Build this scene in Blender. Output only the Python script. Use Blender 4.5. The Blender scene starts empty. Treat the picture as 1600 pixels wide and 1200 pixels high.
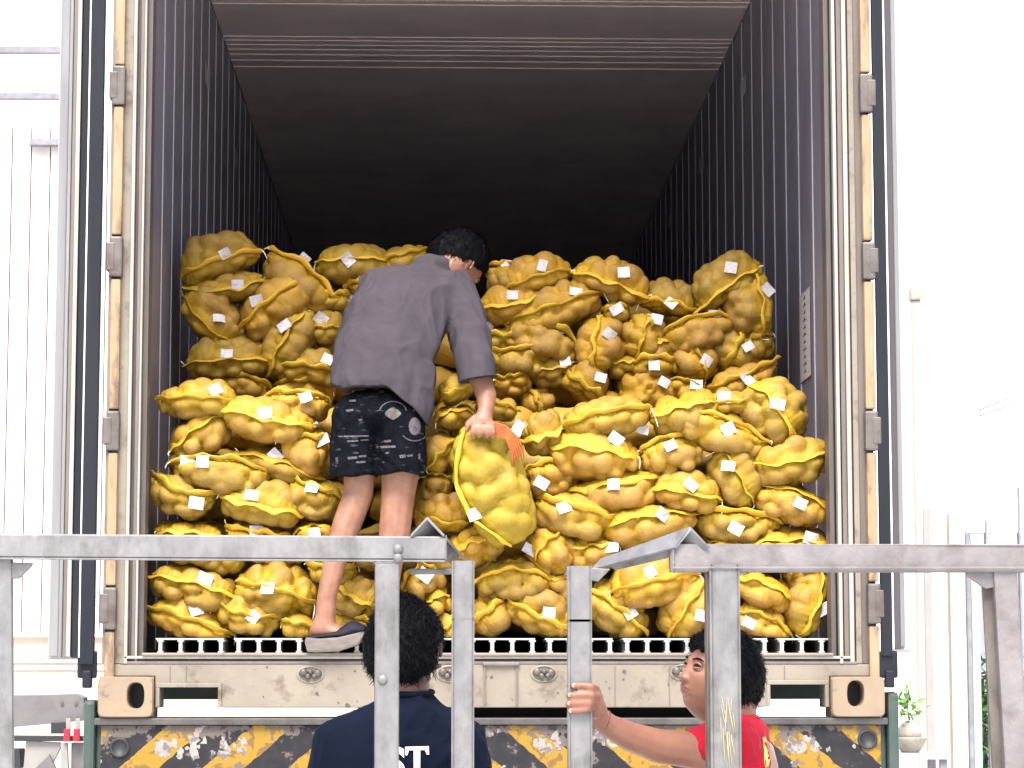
import bpy, bmesh, math, random
import numpy as np
from mathutils import Vector, Matrix, Euler
from mathutils.bvhtree import BVHTree

random.seed(7)
rng = np.random.default_rng(7)
S = bpy.context.scene
COL = S.collection
R = math.radians

# ------------------------------------------------------------------ camera
F_PX = 4000.0
CAM = Vector((-0.175, -8.03, 1.49))
PITCH = math.atan(448 / F_PX)
YAW = math.atan(116 / F_PX)
cam_d = bpy.data.cameras.new('camera')
cam = bpy.data.objects.new('camera', cam_d)
COL.objects.link(cam)
cam_d.sensor_width = 36
cam_d.lens = F_PX / 1600 * 36
cam_d.clip_end = 2000
cam.location = CAM
cam.rotation_euler = (R(90) + PITCH, 0, -YAW)
S.camera = cam

# ------------------------------------------------------------------ light
w = bpy.data.worlds.new('World')
S.world = w
w.use_nodes = True
nt = w.node_tree
sky = nt.nodes.new('ShaderNodeTexSky')
sky.sky_type = 'NISHITA'
sky.sun_disc = False
SUN_EL, SUN_AZ = 58, 190      # azimuth: degrees clockwise from +Y (into the container)
sky.sun_elevation = R(SUN_EL)
sky.sun_rotation = R(SUN_AZ)
sky.air_density = 1.0
sky.dust_density = 4.0
sky.ozone_density = 1.0
nt.links.new(sky.outputs[0], nt.nodes['Background'].inputs[0])
nt.nodes['Background'].inputs[1].default_value = 0.13
sd = bpy.data.lights.new('sun', 'SUN')
sd.energy = 2.6
sd.angle = R(28)
sd.color = (1, 0.97, 0.93)
sun = bpy.data.objects.new('sun', sd)
COL.objects.link(sun)
az, el = R(SUN_AZ), R(SUN_EL)
sdir = Vector((math.sin(az) * math.cos(el), math.cos(az) * math.cos(el), math.sin(el)))
sun.rotation_euler = sdir.to_track_quat('Z', 'Y').to_euler()
S.view_settings.view_transform = 'Standard'
S.view_settings.look = 'None'
S.view_settings.exposure = 1.72
S.view_settings.gamma = 1
S.view_settings.use_curve_mapping = False

# ------------------------------------------------------------------ helpers
Fw = Vector((math.sin(YAW) * math.cos(PITCH), math.cos(YAW) * math.cos(PITCH), math.sin(PITCH)))
Rt = Vector((math.cos(YAW), -math.sin(YAW), 0))
Up = Rt.cross(Fw)
def P(px, py, Y):
    """metres of the point at depth Y that the photograph shows at px, py"""
    d = Fw + Rt * ((px - 800) / F_PX) + Up * ((600 - py) / F_PX)
    return CAM + d * ((Y - CAM.y) / d.y)

def tag(o, label=None, cat=None, group=None, kind=None):
    if label: o['label'] = label
    if cat: o['category'] = cat
    if group: o['group'] = group
    if kind: o['kind'] = kind
    return o
def link(o, parent=None):
    COL.objects.link(o)
    if parent: o.parent = parent
    return o
def empty(name, loc=(0, 0, 0)):
    o = bpy.data.objects.new(name, None)
    o.location = loc
    return link(o)
def fix(o, parent):
    """parent built in world metres: keep it where it is"""
    if parent:
        o.parent = parent
        o.matrix_parent_inverse = Matrix.Translation(-Vector(parent.location)) if not parent.parent else Matrix.Identity(4)
    return o
def mesh_obj(name, verts, faces, m, parent=None, smooth=False):
    me = bpy.data.meshes.new(name)
    if isinstance(verts, np.ndarray): verts = verts.tolist()
    me.from_pydata([tuple(v) for v in verts], [], faces)
    me.materials.append(m)
    if smooth: me.shade_smooth()
    me.update()
    o = bpy.data.objects.new(name, me)
    link(o)
    return fix(o, parent)
def bm_obj(name, bm, m, parent=None, smooth=False):
    me = bpy.data.meshes.new(name)
    bm.to_mesh(me); bm.free()
    me.materials.append(m)
    if smooth: me.shade_smooth()
    o = bpy.data.objects.new(name, me)
    link(o)
    return fix(o, parent)
def bx(bm, a, b, bev=0.0):
    """axis aligned box from corner a to corner b, edges bevelled"""
    a = Vector(a); b = Vector(b)
    r = bmesh.ops.create_cube(bm, size=1)
    vs = r['verts']
    c = (a + b) / 2; s = b - a
    for v in vs:
        v.co = Vector((v.co.x * abs(s.x), v.co.y * abs(s.y), v.co.z * abs(s.z))) + c
    if bev > 0:
        es = list({e for v in vs for e in v.link_edges})
        bmesh.ops.bevel(bm, geom=es, offset=bev, segments=2, affect='EDGES', profile=0.6)
def box(name, a, b, m, parent=None, bev=0.002):
    bm = bmesh.new(); bx(bm, a, b, bev)
    return bm_obj(name, bm, m, parent)
def beam_mesh(bm, p0, p1, w_, d_, bev=0.003, roll=0.0):
    """square tube between two points"""
    p0 = Vector(p0); p1 = Vector(p1)
    L = (p1 - p0).length
    r = bmesh.ops.create_cube(bm, size=1)
    q = (p1 - p0).to_track_quat('Z', 'Y')
    M = Matrix.Translation((p0 + p1) / 2) @ q.to_matrix().to_4x4() @ Matrix.Rotation(roll, 4, 'Z')
    vs = r['verts']
    for v in vs:
        v.co = M @ Vector((v.co.x * w_, v.co.y * d_, v.co.z * L))
    if bev > 0:
        es = list({e for v in vs for e in v.link_edges})
        bmesh.ops.bevel(bm, geom=es, offset=bev, segments=2, affect='EDGES', profile=0.6)
def beam(name, p0, p1, w_, d_, m, parent=None, bev=0.003, roll=0.0):
    bm = bmesh.new(); beam_mesh(bm, p0, p1, w_, d_, bev, roll)
    return bm_obj(name, bm, m, parent)
def tube_pts(pts, rad, n=8):
    pts = [Vector(p) for p in pts]
    if not isinstance(rad, (list, tuple)): rad = [rad] * len(pts)
    V, Fc = [], []
    up0 = Vector((0.13, 0.2, 1)).normalized()
    for i, p in enumerate(pts):
        t = (pts[min(i + 1, len(pts) - 1)] - pts[max(i - 1, 0)]).normalized()
        a = t.cross(up0)
        if a.length < 0.1: a = t.cross(Vector((1, 0, 0)))
        a.normalize(); b = t.cross(a)
        for k in range(n):
            g = 2 * math.pi * k / n
            V.append(p + (a * math.cos(g) + b * math.sin(g)) * rad[i])
    for i in range(len(pts) - 1):
        for k in range(n):
            Fc.append((i * n + k, i * n + (k + 1) % n, (i + 1) * n + (k + 1) % n, (i + 1) * n + k))
    Fc.append(tuple(range(n - 1, -1, -1)))
    Fc.append(tuple((len(pts) - 1) * n + k for k in range(n)))
    return V, Fc
def tube(name, pts, rad, m, parent=None, n=8):
    V, Fc = tube_pts(pts, rad, n)
    return mesh_obj(name, V, Fc, m, parent, True)
def join_vf(lst):
    V, Fc = [], []
    for v, f in lst:
        k = len(V); V += [tuple(p) for p in v]; Fc += [tuple(i + k for i in q) for q in f]
    return V, Fc
def lathe_vf(prof, n=24, c=(0, 0, 0)):
    V, Fc = [], []
    for r_, z in prof:
        for k in range(n):
            a = 2 * math.pi * k / n
            V.append((c[0] + r_ * math.cos(a), c[1] + r_ * math.sin(a), c[2] + z))
    for i in range(len(prof) - 1):
        for k in range(n):
            Fc.append((i * n + k, i * n + (k + 1) % n, (i + 1) * n + (k + 1) % n, (i + 1) * n + k))
    return V, Fc

# ------------------------------------------------------------------ materials
TONE = {'galvanised_steel': .55, 'worn_painted_steel': .56, 'beige_container_paint': .60, 'rusty_beige_paint': .62, 'taupe_profile': .7, 'cream_profile': .78,
        'brown_profile': .7, 'tan_gasket': .58, 'dull_grey_hinge': .62, 'dark_door_rubber': .5, 'grey_door_edge': .66, 'dim_door_edge': .7, 'aluminium_floor': .85,
        'skin': .62, 'skin_leg': .74, 'skin_tanned': .6, 'black_hair': .25, 'charcoal_cotton': .50, 'navy_cotton': .42, 'red_cotton': .68, 'patterned_shorts': .6,
        'faded_badge_print': .6, 'pale_badge_print': .6, 'navy_slide_strap': .5, 'worn_grey_sole': .55, 'chevron_board': .6, 'scuffed_grey_green': .7, 'green_truck_paint': .8,
        'white_paper': .80, 'grey_beam_paint': .62, 'pale_grey_paint': .62, 'stained_ceiling': 1.60}
def mat(name, col, rough=0.6, metal=0.0, col2=None, nscale=6, detail=6, bump=0.0, bscale=40, dirt=None, dscale=3, damt=0.5,
        spec=0.5, stretch=(1, 1, 1), lo=0.35, hi=0.65, dlo=0.5, dhi=0.7, sheen=0.0, sss=0.0):
    k = TONE.get(name, 1.0) * (.72 if name in TONE else 1)
    col = tuple(c * k for c in col); col2 = tuple(c * k for c in col2) if col2 else None; dirt = tuple(c * k for c in dirt) if dirt else None
    m = bpy.data.materials.new(name); m.use_nodes = True
    t = m.node_tree; N = t.nodes; L = t.links
    p = N['Principled BSDF']
    p.inputs['Roughness'].default_value = rough
    p.inputs['Metallic'].default_value = metal
    p.inputs['Specular IOR Level'].default_value = spec
    p.inputs['Sheen Weight'].default_value = sheen
    if sss:
        p.inputs['Subsurface Weight'].default_value = sss
        p.inputs['Subsurface Radius'].default_value = (0.012, 0.005, 0.003)
    tc = N.new('ShaderNodeTexCoord')
    mp = N.new('ShaderNodeMapping'); mp.inputs['Scale'].default_value = stretch
    L.new(tc.outputs['Object'], mp.inputs[0])
    rgb = N.new('ShaderNodeRGB'); rgb.outputs[0].default_value = (*col, 1)
    out = rgb.outputs[0]
    def noise(sc, de):
        n = N.new('ShaderNodeTexNoise'); n.inputs['Scale'].default_value = sc; n.inputs['Detail'].default_value = de
        n.inputs['Roughness'].default_value = 0.65
        L.new(mp.outputs[0], n.inputs['Vector']); return n.outputs[0]
    def ramp(s, a, b):
        r_ = N.new('ShaderNodeMapRange'); r_.inputs[1].default_value = a; r_.inputs[2].default_value = b
        L.new(s, r_.inputs[0]); return r_.outputs[0]
    def mix(f, a, b):
        x = N.new('ShaderNodeMix'); x.data_type = 'RGBA'
        L.new(f, x.inputs[0]); L.new(a, x.inputs[6])
        if isinstance(b, tuple): x.inputs[7].default_value = (*b, 1)
        else: L.new(b, x.inputs[7])
        return x.outputs[2]
    if col2: out = mix(ramp(noise(nscale, detail), lo, hi), out, col2)
    if dirt:
        f = ramp(noise(dscale, 10), dlo, dhi)
        mm = N.new('ShaderNodeMath'); mm.operation = 'MULTIPLY'; mm.inputs[1].default_value = damt
        L.new(f, mm.inputs[0]); out = mix(mm.outputs[0], out, dirt)
    L.new(out, p.inputs['Base Color'])
    if bump:
        b = N.new('ShaderNodeBump'); b.inputs['Strength'].default_value = bump; b.inputs['Distance'].default_value = 0.004
        L.new(noise(bscale, 8), b.inputs['Height']); L.new(b.outputs[0], p.inputs['Normal'])
    m['nodes_out'] = 1
    return m

M = {}
M['galv'] = mat('galvanised_steel', (0.46, 0.455, 0.455), 0.5, 0.25, (0.29, 0.285, 0.29), 20, 9, 0.4, 60, (0.12, 0.10, 0.085), 11, 0.7, stretch=(1, 1, .6))
M['galv_pink'] = mat('worn_painted_steel', (0.46, 0.42, 0.42), 0.5, 0.2, (0.33, 0.30, 0.30), 16, 9, 0.4, 60, (0.16, 0.12, 0.105), 11, 0.6)
M['beige'] = mat('beige_container_paint', (0.46, 0.395, 0.30), 0.55, 0, (0.34, 0.29, 0.225), 4, 10, 0.3, 50, (0.13, 0.075, 0.045), 10, 0.85, dlo=.55, dhi=.70)
M['beige_rust'] = mat('rusty_beige_paint', (0.52, 0.37, 0.23), 0.6, 0, (0.38, 0.29, 0.21), 7, 8, 0.2, 50, (0.14, 0.055, 0.025), 16, 0.85, dlo=.56, dhi=.68)
M['frame_a'] = mat('taupe_profile', (0.29, 0.245, 0.215), 0.5, 0.1, (0.21, 0.175, 0.155), 5, 8, stretch=(6, 6, .6), bump=.1)
M['frame_b'] = mat('cream_profile', (0.60, 0.55, 0.47), 0.4, 0.1, (0.47, 0.42, 0.36), 4, 8, stretch=(6, 6, .5), bump=.08)
M['frame_c'] = mat('brown_profile', (0.175, 0.145, 0.13), 0.5, 0.1, (0.11, 0.09, 0.085), 5, 8, stretch=(6, 6, .6))
M['tan'] = mat('tan_gasket', (0.66, 0.45, 0.26), 0.6, 0, (0.50, 0.32, 0.17), 9, 8, 0.1, 50, (0.16, 0.11, 0.085), 9, 0.85, stretch=(3, 3, .8), dlo=.5, dhi=.66)
M['hinge'] = mat('dull_grey_hinge', (0.27, 0.235, 0.205), 0.5, 0.3, (0.17, 0.145, 0.135), 12, 8, 0.2, 60, (0.12, 0.05, 0.03), 12, 0.5)
M['rubber'] = mat('dark_door_rubber', (0.022, 0.026, 0.04), 0.45, 0, (0.035, 0.038, 0.05), 5, 5, stretch=(4, 4, .4), spec=.2)
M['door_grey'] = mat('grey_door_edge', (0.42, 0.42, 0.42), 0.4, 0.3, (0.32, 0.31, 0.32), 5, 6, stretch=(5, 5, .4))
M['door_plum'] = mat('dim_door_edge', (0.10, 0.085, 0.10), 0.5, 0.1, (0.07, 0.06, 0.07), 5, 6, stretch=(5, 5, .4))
M['seal_white'] = mat('white_door_seal', (0.72, 0.72, 0.72), 0.4)
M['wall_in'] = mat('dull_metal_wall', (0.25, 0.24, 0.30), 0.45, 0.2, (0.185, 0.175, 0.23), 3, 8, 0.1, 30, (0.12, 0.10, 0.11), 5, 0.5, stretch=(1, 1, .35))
M['wall_rib'] = mat('wall_joint_metal', (0.35, 0.335, 0.375), 0.5, 0.1)
M['ceil_in'] = mat('stained_ceiling', (0.80, 0.69, 0.66), 0.45, 0.1, (0.70, 0.60, 0.58), 2.2, 9, 0.08, 30, (0.50, 0.42, 0.42), 1.3, 0.4, lo=.4, hi=.62)
M['alu'] = mat('aluminium_floor', (0.72, 0.72, 0.72), 0.4, 0.2, (0.55, 0.54, 0.53), 20, 6, .1, 60)
M['black'] = mat('black_steel', (0.012, 0.013, 0.015), 0.6)
M['green'] = mat('green_truck_paint', (0.035, 0.075, 0.06), 0.5, 0, (0.05, 0.085, 0.07), 9, 8, 0.2, 50, (0.11, 0.10, 0.085), 9, 0.6)
M['white_wall'] = mat('white_wall_paint', (0.86, 0.86, 0.85), 0.7, 0, (0.82, 0.82, 0.80), 2, 5)
M['cream_wall'] = mat('cream_wall_paint', (0.42, 0.37, 0.31), 0.7, 0, (0.36, 0.31, 0.255), 2, 8, .1, 20, stretch=(1, 1, .3))
M['panel'] = mat('white_cladding', (0.52, 0.48, 0.465), 0.6, 0, (0.44, 0.40, 0.38), 3, 6, stretch=(1, 1, .2))
M['lead'] = mat('grey_ledge', (0.13, 0.13, 0.15), 0.6, 0, (0.20, 0.20, 0.22), 9, 5)
M['conc'] = mat('concrete_yard', (0.70, 0.68, 0.65), 0.85, 0, (0.64, 0.62, 0.59), 0.6, 10, .3, 8, (0.2, 0.19, 0.18), 0.9, 0.5)
M['grey_paint'] = mat('grey_beam_paint', (0.30, 0.285, 0.285), 0.5, 0, (0.25, 0.235, 0.24), 6, 8, .1, 30, (0.14, 0.12, 0.12), 7, .5)
M['pale_paint'] = mat('pale_grey_paint', (0.55, 0.53, 0.50), 0.5, 0, (0.48, 0.46, 0.44), 6, 8)
M['red_glass'] = mat('red_reflector', (0.42, 0.01, 0.03), 0.2)
M['paper'] = mat('white_paper', (0.88, 0.83, 0.86), 0.6, 0, (0.42, 0.40, 0.46), 170, 3, lo=.52, hi=.66, stretch=(.5, .5, 1.4))
M['string'] = mat('white_string', (0.78, 0.74, 0.62), 0.7)
M['skin'] = mat('skin', (0.46, 0.215, 0.135), 0.5, 0, (0.38, 0.16, 0.10), 14, 6, .12, 160, sss=.12, spec=.4)
M['skin_leg'] = mat('skin_leg', (0.46, 0.225, 0.140), 0.5, 0, (0.33, 0.15, 0.095), 22, 8, .2, 120, sss=.1, spec=.4)
M['skin_dark'] = mat('skin_tanned', (0.25, 0.12, 0.085), 0.5, 0, (0.19, 0.085, 0.06), 14, 6, .12, 160, sss=.08, spec=.4)
M['lip'] = mat('lips', (0.16, 0.05, 0.04), 0.4, sss=.1)
M['hair'] = mat('black_hair', (0.008, 0.009, 0.014), 0.6, 0, (0.016, 0.016, 0.02), 60, 5, .5, 200, stretch=(1, 1, .25), spec=.06)
M['eye'] = mat('eye_white', (0.34, 0.31, 0.30), 0.15)
M['iris'] = mat('dark_iris', (0.012, 0.008, 0.006), 0.1)
M['shirt_grey'] = mat('charcoal_cotton', (0.122, 0.102, 0.124), 0.9, 0, (0.096, 0.080, 0.098), 8, 8, .35, 260, spec=.2)
M['shirt_navy'] = mat('navy_cotton', (0.008, 0.018, 0.05), 0.85, 0, (0.006, 0.013, 0.038), 8, 8, .3, 260, spec=.1)
M['shirt_red'] = mat('red_cotton', (0.60, 0.008, 0.035), 0.85, 0, (0.50, 0.006, 0.028), 8, 8, .3, 260, spec=.2)
M['print_white'] = mat('white_print', (0.85, 0.85, 0.85), 0.6)
M['print_yellow'] = mat('yellow_print', (0.85, 0.52, 0.08), 0.6)
M['trousers'] = mat('dark_trousers', (0.03, 0.032, 0.04), 0.9)
M['shoe_top'] = mat('navy_slide_strap', (0.016, 0.016, 0.032), 0.7, 0, (0.03, 0.028, 0.045), 30, 4, spec=.2)
M['shoe_sole'] = mat('worn_grey_sole', (0.36, 0.31, 0.27), 0.8, 0, (0.24, 0.20, 0.175), 25, 6, .2, 60, stretch=(1, 1, 3))
M['leaf'] = mat('green_leaves', (0.09, 0.22, 0.03), 0.45, 0, (0.12, 0.24, 0.05), 12, 4)
M['leaf_dk'] = mat('dull_leaves', (0.05, 0.10, 0.035), 0.5, 0, (0.10, 0.16, 0.07), 12, 4)
M['stone'] = mat('pale_stone', (0.34, 0.31, 0.26), 0.8, 0, (0.22, 0.21, 0.17), 14, 8, .3, 40)
M['teal'] = mat('pale_teal_frame', (0.24, 0.33, 0.32), 0.4, 0, (0.30, 0.38, 0.37), 4, 4)
M['wood_table'] = mat('grey_bench', (0.45, 0.45, 0.44), 0.5)

# shorts: black with scattered pale print
def shorts_mat():
    m = mat('patterned_shorts', (0.005, 0.006, 0.010), 0.9, 0, (0.012, 0.014, 0.022), 30, 6, .3, 200, spec=.05)
    t = m.node_tree; N = t.nodes; L = t.links; p = N['Principled BSDF']
    src = p.inputs['Base Color'].links[0].from_socket
    tc = N.new('ShaderNodeTexCoord'); mp = N.new('ShaderNodeMapping'); mp.inputs['Scale'].default_value = (13, 13, 48)
    L.new(tc.outputs['Object'], mp.inputs[0])
    n = N.new('ShaderNodeTexNoise'); n.inputs['Scale'].default_value = 1.6; n.inputs['Detail'].default_value = 4; L.new(mp.outputs[0], n.inputs['Vector'])
    r = N.new('ShaderNodeMapRange'); r.inputs[1].default_value = .62; r.inputs[2].default_value = .70; L.new(n.outputs[0], r.inputs[0])
    x = N.new('ShaderNodeMix'); x.data_type = 'RGBA'; L.new(r.outputs[0], x.inputs[0]); L.new(src, x.inputs[6]); x.inputs[7].default_value = (.045, .05, .056, 1)
    L.new(x.outputs[2], p.inputs['Base Color'])
    return m
M['shorts'] = shorts_mat()
M['badge'] = mat('faded_badge_print', (0.21, 0.18, 0.21), 0.8, 0, (0.08, 0.07, 0.09), 70, 4)
M['badge_gold'] = mat('pale_badge_print', (0.28, 0.25, 0.21), 0.8, 0, (0.08, 0.07, 0.07), 80, 4)

# yellow net over potatoes; 'lump' (0 crease .. 1 potato pressed against the net)
def sack_mat(name, net, net2, pot, amt, seam=False):
    m = bpy.data.materials.new(name); m.use_nodes = True
    t = m.node_tree; N = t.nodes; L = t.links; p = N['Principled BSDF']
    p.inputs['Roughness'].default_value = 0.55; p.inputs['Specular IOR Level'].default_value = 0.35
    tc = N.new('ShaderNodeTexCoord'); oi = N.new('ShaderNodeObjectInfo')
    def noise(sc, de, vec=tc.outputs['Object'], ro=.6):
        n = N.new('ShaderNodeTexNoise'); n.inputs['Scale'].default_value = sc; n.inputs['Detail'].default_value = de; n.inputs['Roughness'].default_value = ro
        L.new(vec, n.inputs['Vector']); return n.outputs[0]
    def rng_(s, a, b, c=0, d=1):
        r_ = N.new('ShaderNodeMapRange'); r_.inputs[1].default_value = a; r_.inputs[2].default_value = b; r_.inputs[3].default_value = c; r_.inputs[4].default_value = d
        L.new(s, r_.inputs[0]); return r_.outputs[0]
    def mixc(f, a, b):
        x = N.new('ShaderNodeMix'); x.data_type = 'RGBA'; L.new(f, x.inputs[0])
        for i, c in ((6, a), (7, b)):
            if isinstance(c, tuple): x.inputs[i].default_value = (*c, 1)
            else: L.new(c, x.inputs[i])
        return x.outputs[2]
    def mul(a, b):
        x = N.new('ShaderNodeMath'); x.operation = 'MULTIPLY'; L.new(a, x.inputs[0])
        if isinstance(b, float): x.inputs[1].default_value = b
        else: L.new(b, x.inputs[1])
        return x.outputs[0]
    netc = mixc(rng_(noise(9, 4), .35, .65), net, net2)
    if not seam:
        at = N.new('ShaderNodeAttribute'); at.attribute_name = 'lump'
        potc = mixc(rng_(noise(28, 6), .3, .7), pot, tuple(c * .62 for c in pot))
        potc = mixc(rng_(noise(60, 3), .60, .72, 0, .7), potc, (0.07, 0.045, 0.02))
        f = mul(rng_(at.outputs['Fac'], .15, .75), amt)
        netc = mixc(f, netc, potc)
        # knots and strands of the net
        wv = N.new('ShaderNodeTexWave'); wv.inputs['Scale'].default_value = 95; wv.inputs['Distortion'].default_value = 1.2; wv.inputs['Detail'].default_value = 2
        wv.bands_direction = 'DIAGONAL'; L.new(tc.outputs['Object'], wv.inputs['Vector'])
        netc = mixc(rng_(wv.outputs[1], .5, .95, 0, .16), netc, tuple(min(1, c * 1.55) for c in net))
    hsv = N.new('ShaderNodeHueSaturation'); L.new(netc, hsv.inputs['Color'])
    L.new(rng_(oi.outputs['Random'], 0, 1, .82, 1.12), hsv.inputs['Value'])
    L.new(rng_(oi.outputs['Random'], 0, 1, .508, .493), hsv.inputs['Hue'])
    L.new(hsv.outputs[0], p.inputs['Base Color'])
    b = N.new('ShaderNodeBump'); b.inputs['Strength'].default_value = .8; b.inputs['Distance'].default_value = .004
    n = N.new('ShaderNodeTexNoise'); n.inputs['Scale'].default_value = 75 if not seam else 60; n.inputs['Detail'].default_value = 8; n.inputs['Roughness'].default_value = .7
    mp = N.new('ShaderNodeMapping'); mp.inputs['Scale'].default_value = (1, 1, 1) if not seam else (.35, 2, 2)
    L.new(tc.outputs['Object'], mp.inputs[0]); L.new(mp.outputs[0], n.inputs['Vector'])
    L.new(n.outputs[0], b.inputs['Height']); L.new(b.outputs[0], p.inputs['Normal'])
    return m
M['sack'] = sack_mat('yellow_potato_net', (0.375, 0.232, 0.010), (0.295, 0.160, 0.008), (0.240, 0.137, 0.042), .72)
M['sack_bright'] = sack_mat('bright_yellow_potato_net', (0.3744, 0.2484, 0.0094), (0.2880, 0.1800, 0.0079), (0.3312, 0.2088, 0.0252), .6)
M['seam'] = sack_mat('yellow_net_hem', (0.5440, 0.3440, 0.0280), (0.4320, 0.2560, 0.0160), None, 0, True)
M['seam_red'] = sack_mat('orange_net_hem', (0.3680, 0.0480, 0.0160), (0.3200, 0.1360, 0.0200), None, 0, True)

# worn black and yellow chevron board
def chevron_mat():
    m = mat('chevron_board', (0.026, 0.027, 0.034), 0.6, 0, (0.05, 0.045, 0.05), 18, 8, .3, 40, spec=.2)
    t = m.node_tree; N = t.nodes; L = t.links; p = N['Principled BSDF']
    src = p.inputs['Base Color'].links[0].from_socket
    tc = N.new('ShaderNodeTexCoord'); sp = N.new('ShaderNodeSeparateXYZ'); L.new(tc.outputs['Object'], sp.inputs[0])
    def mt(op, a, b=None):
        x = N.new('ShaderNodeMath'); x.operation = op
        for i, c in enumerate((a, b)):
            if c is None: continue
            if isinstance(c, (int, float)): x.inputs[i].default_value = c
            else: L.new(c, x.inputs[i])
        return x.outputs[0]
    nz = N.new('ShaderNodeTexNoise'); nz.inputs['Scale'].default_value = 30; nz.inputs['Detail'].default_value = 6; L.new(tc.outputs['Object'], nz.inputs['Vector'])
    u = mt('ADD', mt('ABSOLUTE', mt('SUBTRACT', sp.outputs[0], -0.17)), mt('MULTIPLY', sp.outputs[2], 1.15))
    u = mt('ADD', u, mt('MULTIPLY', mt('SUBTRACT', nz.outputs[0], .5), .03))
    s = mt('GREATER_THAN', mt('FRACT', mt('MULTIPLY', u, 1 / .262)), .52)
    nz2 = N.new('ShaderNodeTexNoise'); nz2.inputs['Scale'].default_value = 9; nz2.inputs['Detail'].default_value = 9; nz2.inputs['Roughness'].default_value = .7; L.new(tc.outputs['Object'], nz2.inputs['Vector'])
    def mixc(f, a, b):
        x = N.new('ShaderNodeMix'); x.data_type = 'RGBA'; L.new(f, x.inputs[0]); L.new(a, x.inputs[6])
        if isinstance(b, tuple): x.inputs[7].default_value = (*b, 1)
        else: L.new(b, x.inputs[7])
        return x.outputs[2]
    yel = N.new('ShaderNodeRGB'); yel.outputs[0].default_value = (.225, .135, .018, 1)
    y2 = mixc(mt('GREATER_THAN', nz.outputs[0], .56), yel.outputs[0], (.14, .08, .03))
    c = mixc(s, src, y2)
    # flaked paint: bare primer and dirt, with more of it along the top edge
    r = N.new('ShaderNodeMapRange'); r.inputs[1].default_value = 1.25; r.inputs[2].default_value = 1.36; r.inputs[3].default_value = 0; r.inputs[4].default_value = .17; L.new(sp.outputs[2], r.inputs[0])
    k = mt('ADD', nz2.outputs[0], r.outputs[0])
    c = mixc(mt('GREATER_THAN', k, .575), c, (.10, .083, .075))
    c = mixc(mt('GREATER_THAN', k, .665), c, (.045, .035, .04))
    nz3 = N.new('ShaderNodeTexNoise'); nz3.inputs['Scale'].default_value = 17; nz3.inputs['Detail'].default_value = 7; L.new(tc.outputs['Object'], nz3.inputs['Vector'])
    c = mixc(mt('GREATER_THAN', nz3.outputs[0], .655), c, (.22, .20, .18))
    L.new(c, p.inputs['Base Color'])
    return m
M['chevron'] = chevron_mat()

# ------------------------------------------------------------------ ground and background
def prism(name, pts, y0, y1, m, parent=None, bev=0.002):
    """outline in X,Z pushed from depth y0 to y1"""
    bm = bmesh.new()
    vs = [bm.verts.new((x, y0, z)) for x, z in pts]
    f = bm.faces.new(vs)
    r = bmesh.ops.extrude_face_region(bm, geom=[f])
    for v in r['geom']:
        if isinstance(v, bmesh.types.BMVert): v.co.y = y1
    bmesh.ops.recalc_face_normals(bm, faces=bm.faces)
    if bev: bmesh.ops.bevel(bm, geom=list(bm.edges), offset=bev, segments=2, affect='EDGES', profile=.6)
    return bm_obj(name, bm, m, parent)

g = mesh_obj('ground', [(-200, -80, 0), (200, -80, 0), (200, 400, 0), (-200, 400, 0)], [(0, 1, 2, 3)], M['conc'])
tag(g, kind='structure')

# clad building on the left
bl = empty('clad_building', (-6, 14, 0))
tag(bl, 'white clad building with grey ledges beside the container', 'building')
box('wall', (-12, 14.02, 0.0), (1.4, 22, 9), M['white_wall'], bl, 0)
zb = P(50, 990, 14).z
box('plinth', (-12, 13.93, 0), (1.4, 14.018, zb - .03), M['cream_wall'], bl, .004)
box('sill', (-12, 13.88, zb - .03), (1.4, 14.018, zb), M['white_wall'], bl, .004)
for yy in (1035, 1046):
    z = P(50, yy, 13.9).z
    box('groove_strip', (-12, 13.915, z - .004), (1.4, 13.93, z + .004), M['panel'], bl, 0)
pw = .165
x = P(98, 800, 14).x
pm = None
while x > -6.2:
    if pm is None:
        o = box('cladding_panel', (x - pw + .008, 13.96, zb), (x, 14.018, 6.2), M['panel'], bl, .006)
        pm, px0 = o, x
    else:
        o = pm.copy(); link(o); o.location.x = x - px0
    x -= pw
for k in range(1, 7):
    o = pm.copy(); link(o); o.location.x = k * pw
for (yy, x0) in ((65, -9), (138, -9), (211, P(46, 211, 13.9).x)):
    z = P(50, yy, 13.6).z
    box('ledge', (x0, 13.88, z - .028), (P(98, yy, 13.9).x, 13.958, z + .028), M['lead'], bl, .004)

# long pale building far behind, seen under the container
bf = empty('far_building', (0, 34, 0))
tag(bf, 'low white building seen in the gap beneath the container', 'building')
box('wall', (-14, 34, 0), (14, 40, 5), M['white_wall'], bf, 0)
box('roof', (-14.3, 33.6, 5), (14.3, 40.4, 5.25), M['lead'], bf, .02)
for k in range(6):
    box('window', (-11 + k * 4, 33.95, 2.4), (-9.6 + k * 4, 33.999, 3.7), M['pale_paint'], bf, .01)

# right building with porch
YB = 9.0
br = empty('porch_building', (6, YB, 0))
tag(br, 'bright white building with a glazed porch door and pale columns', 'building')
def bp(px, py, Y=YB): return P(px, py, Y)
xd0, xd1 = bp(1508, 900).x, bp(1600, 900).x + .5
zt = bp(1500, 832).z
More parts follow.
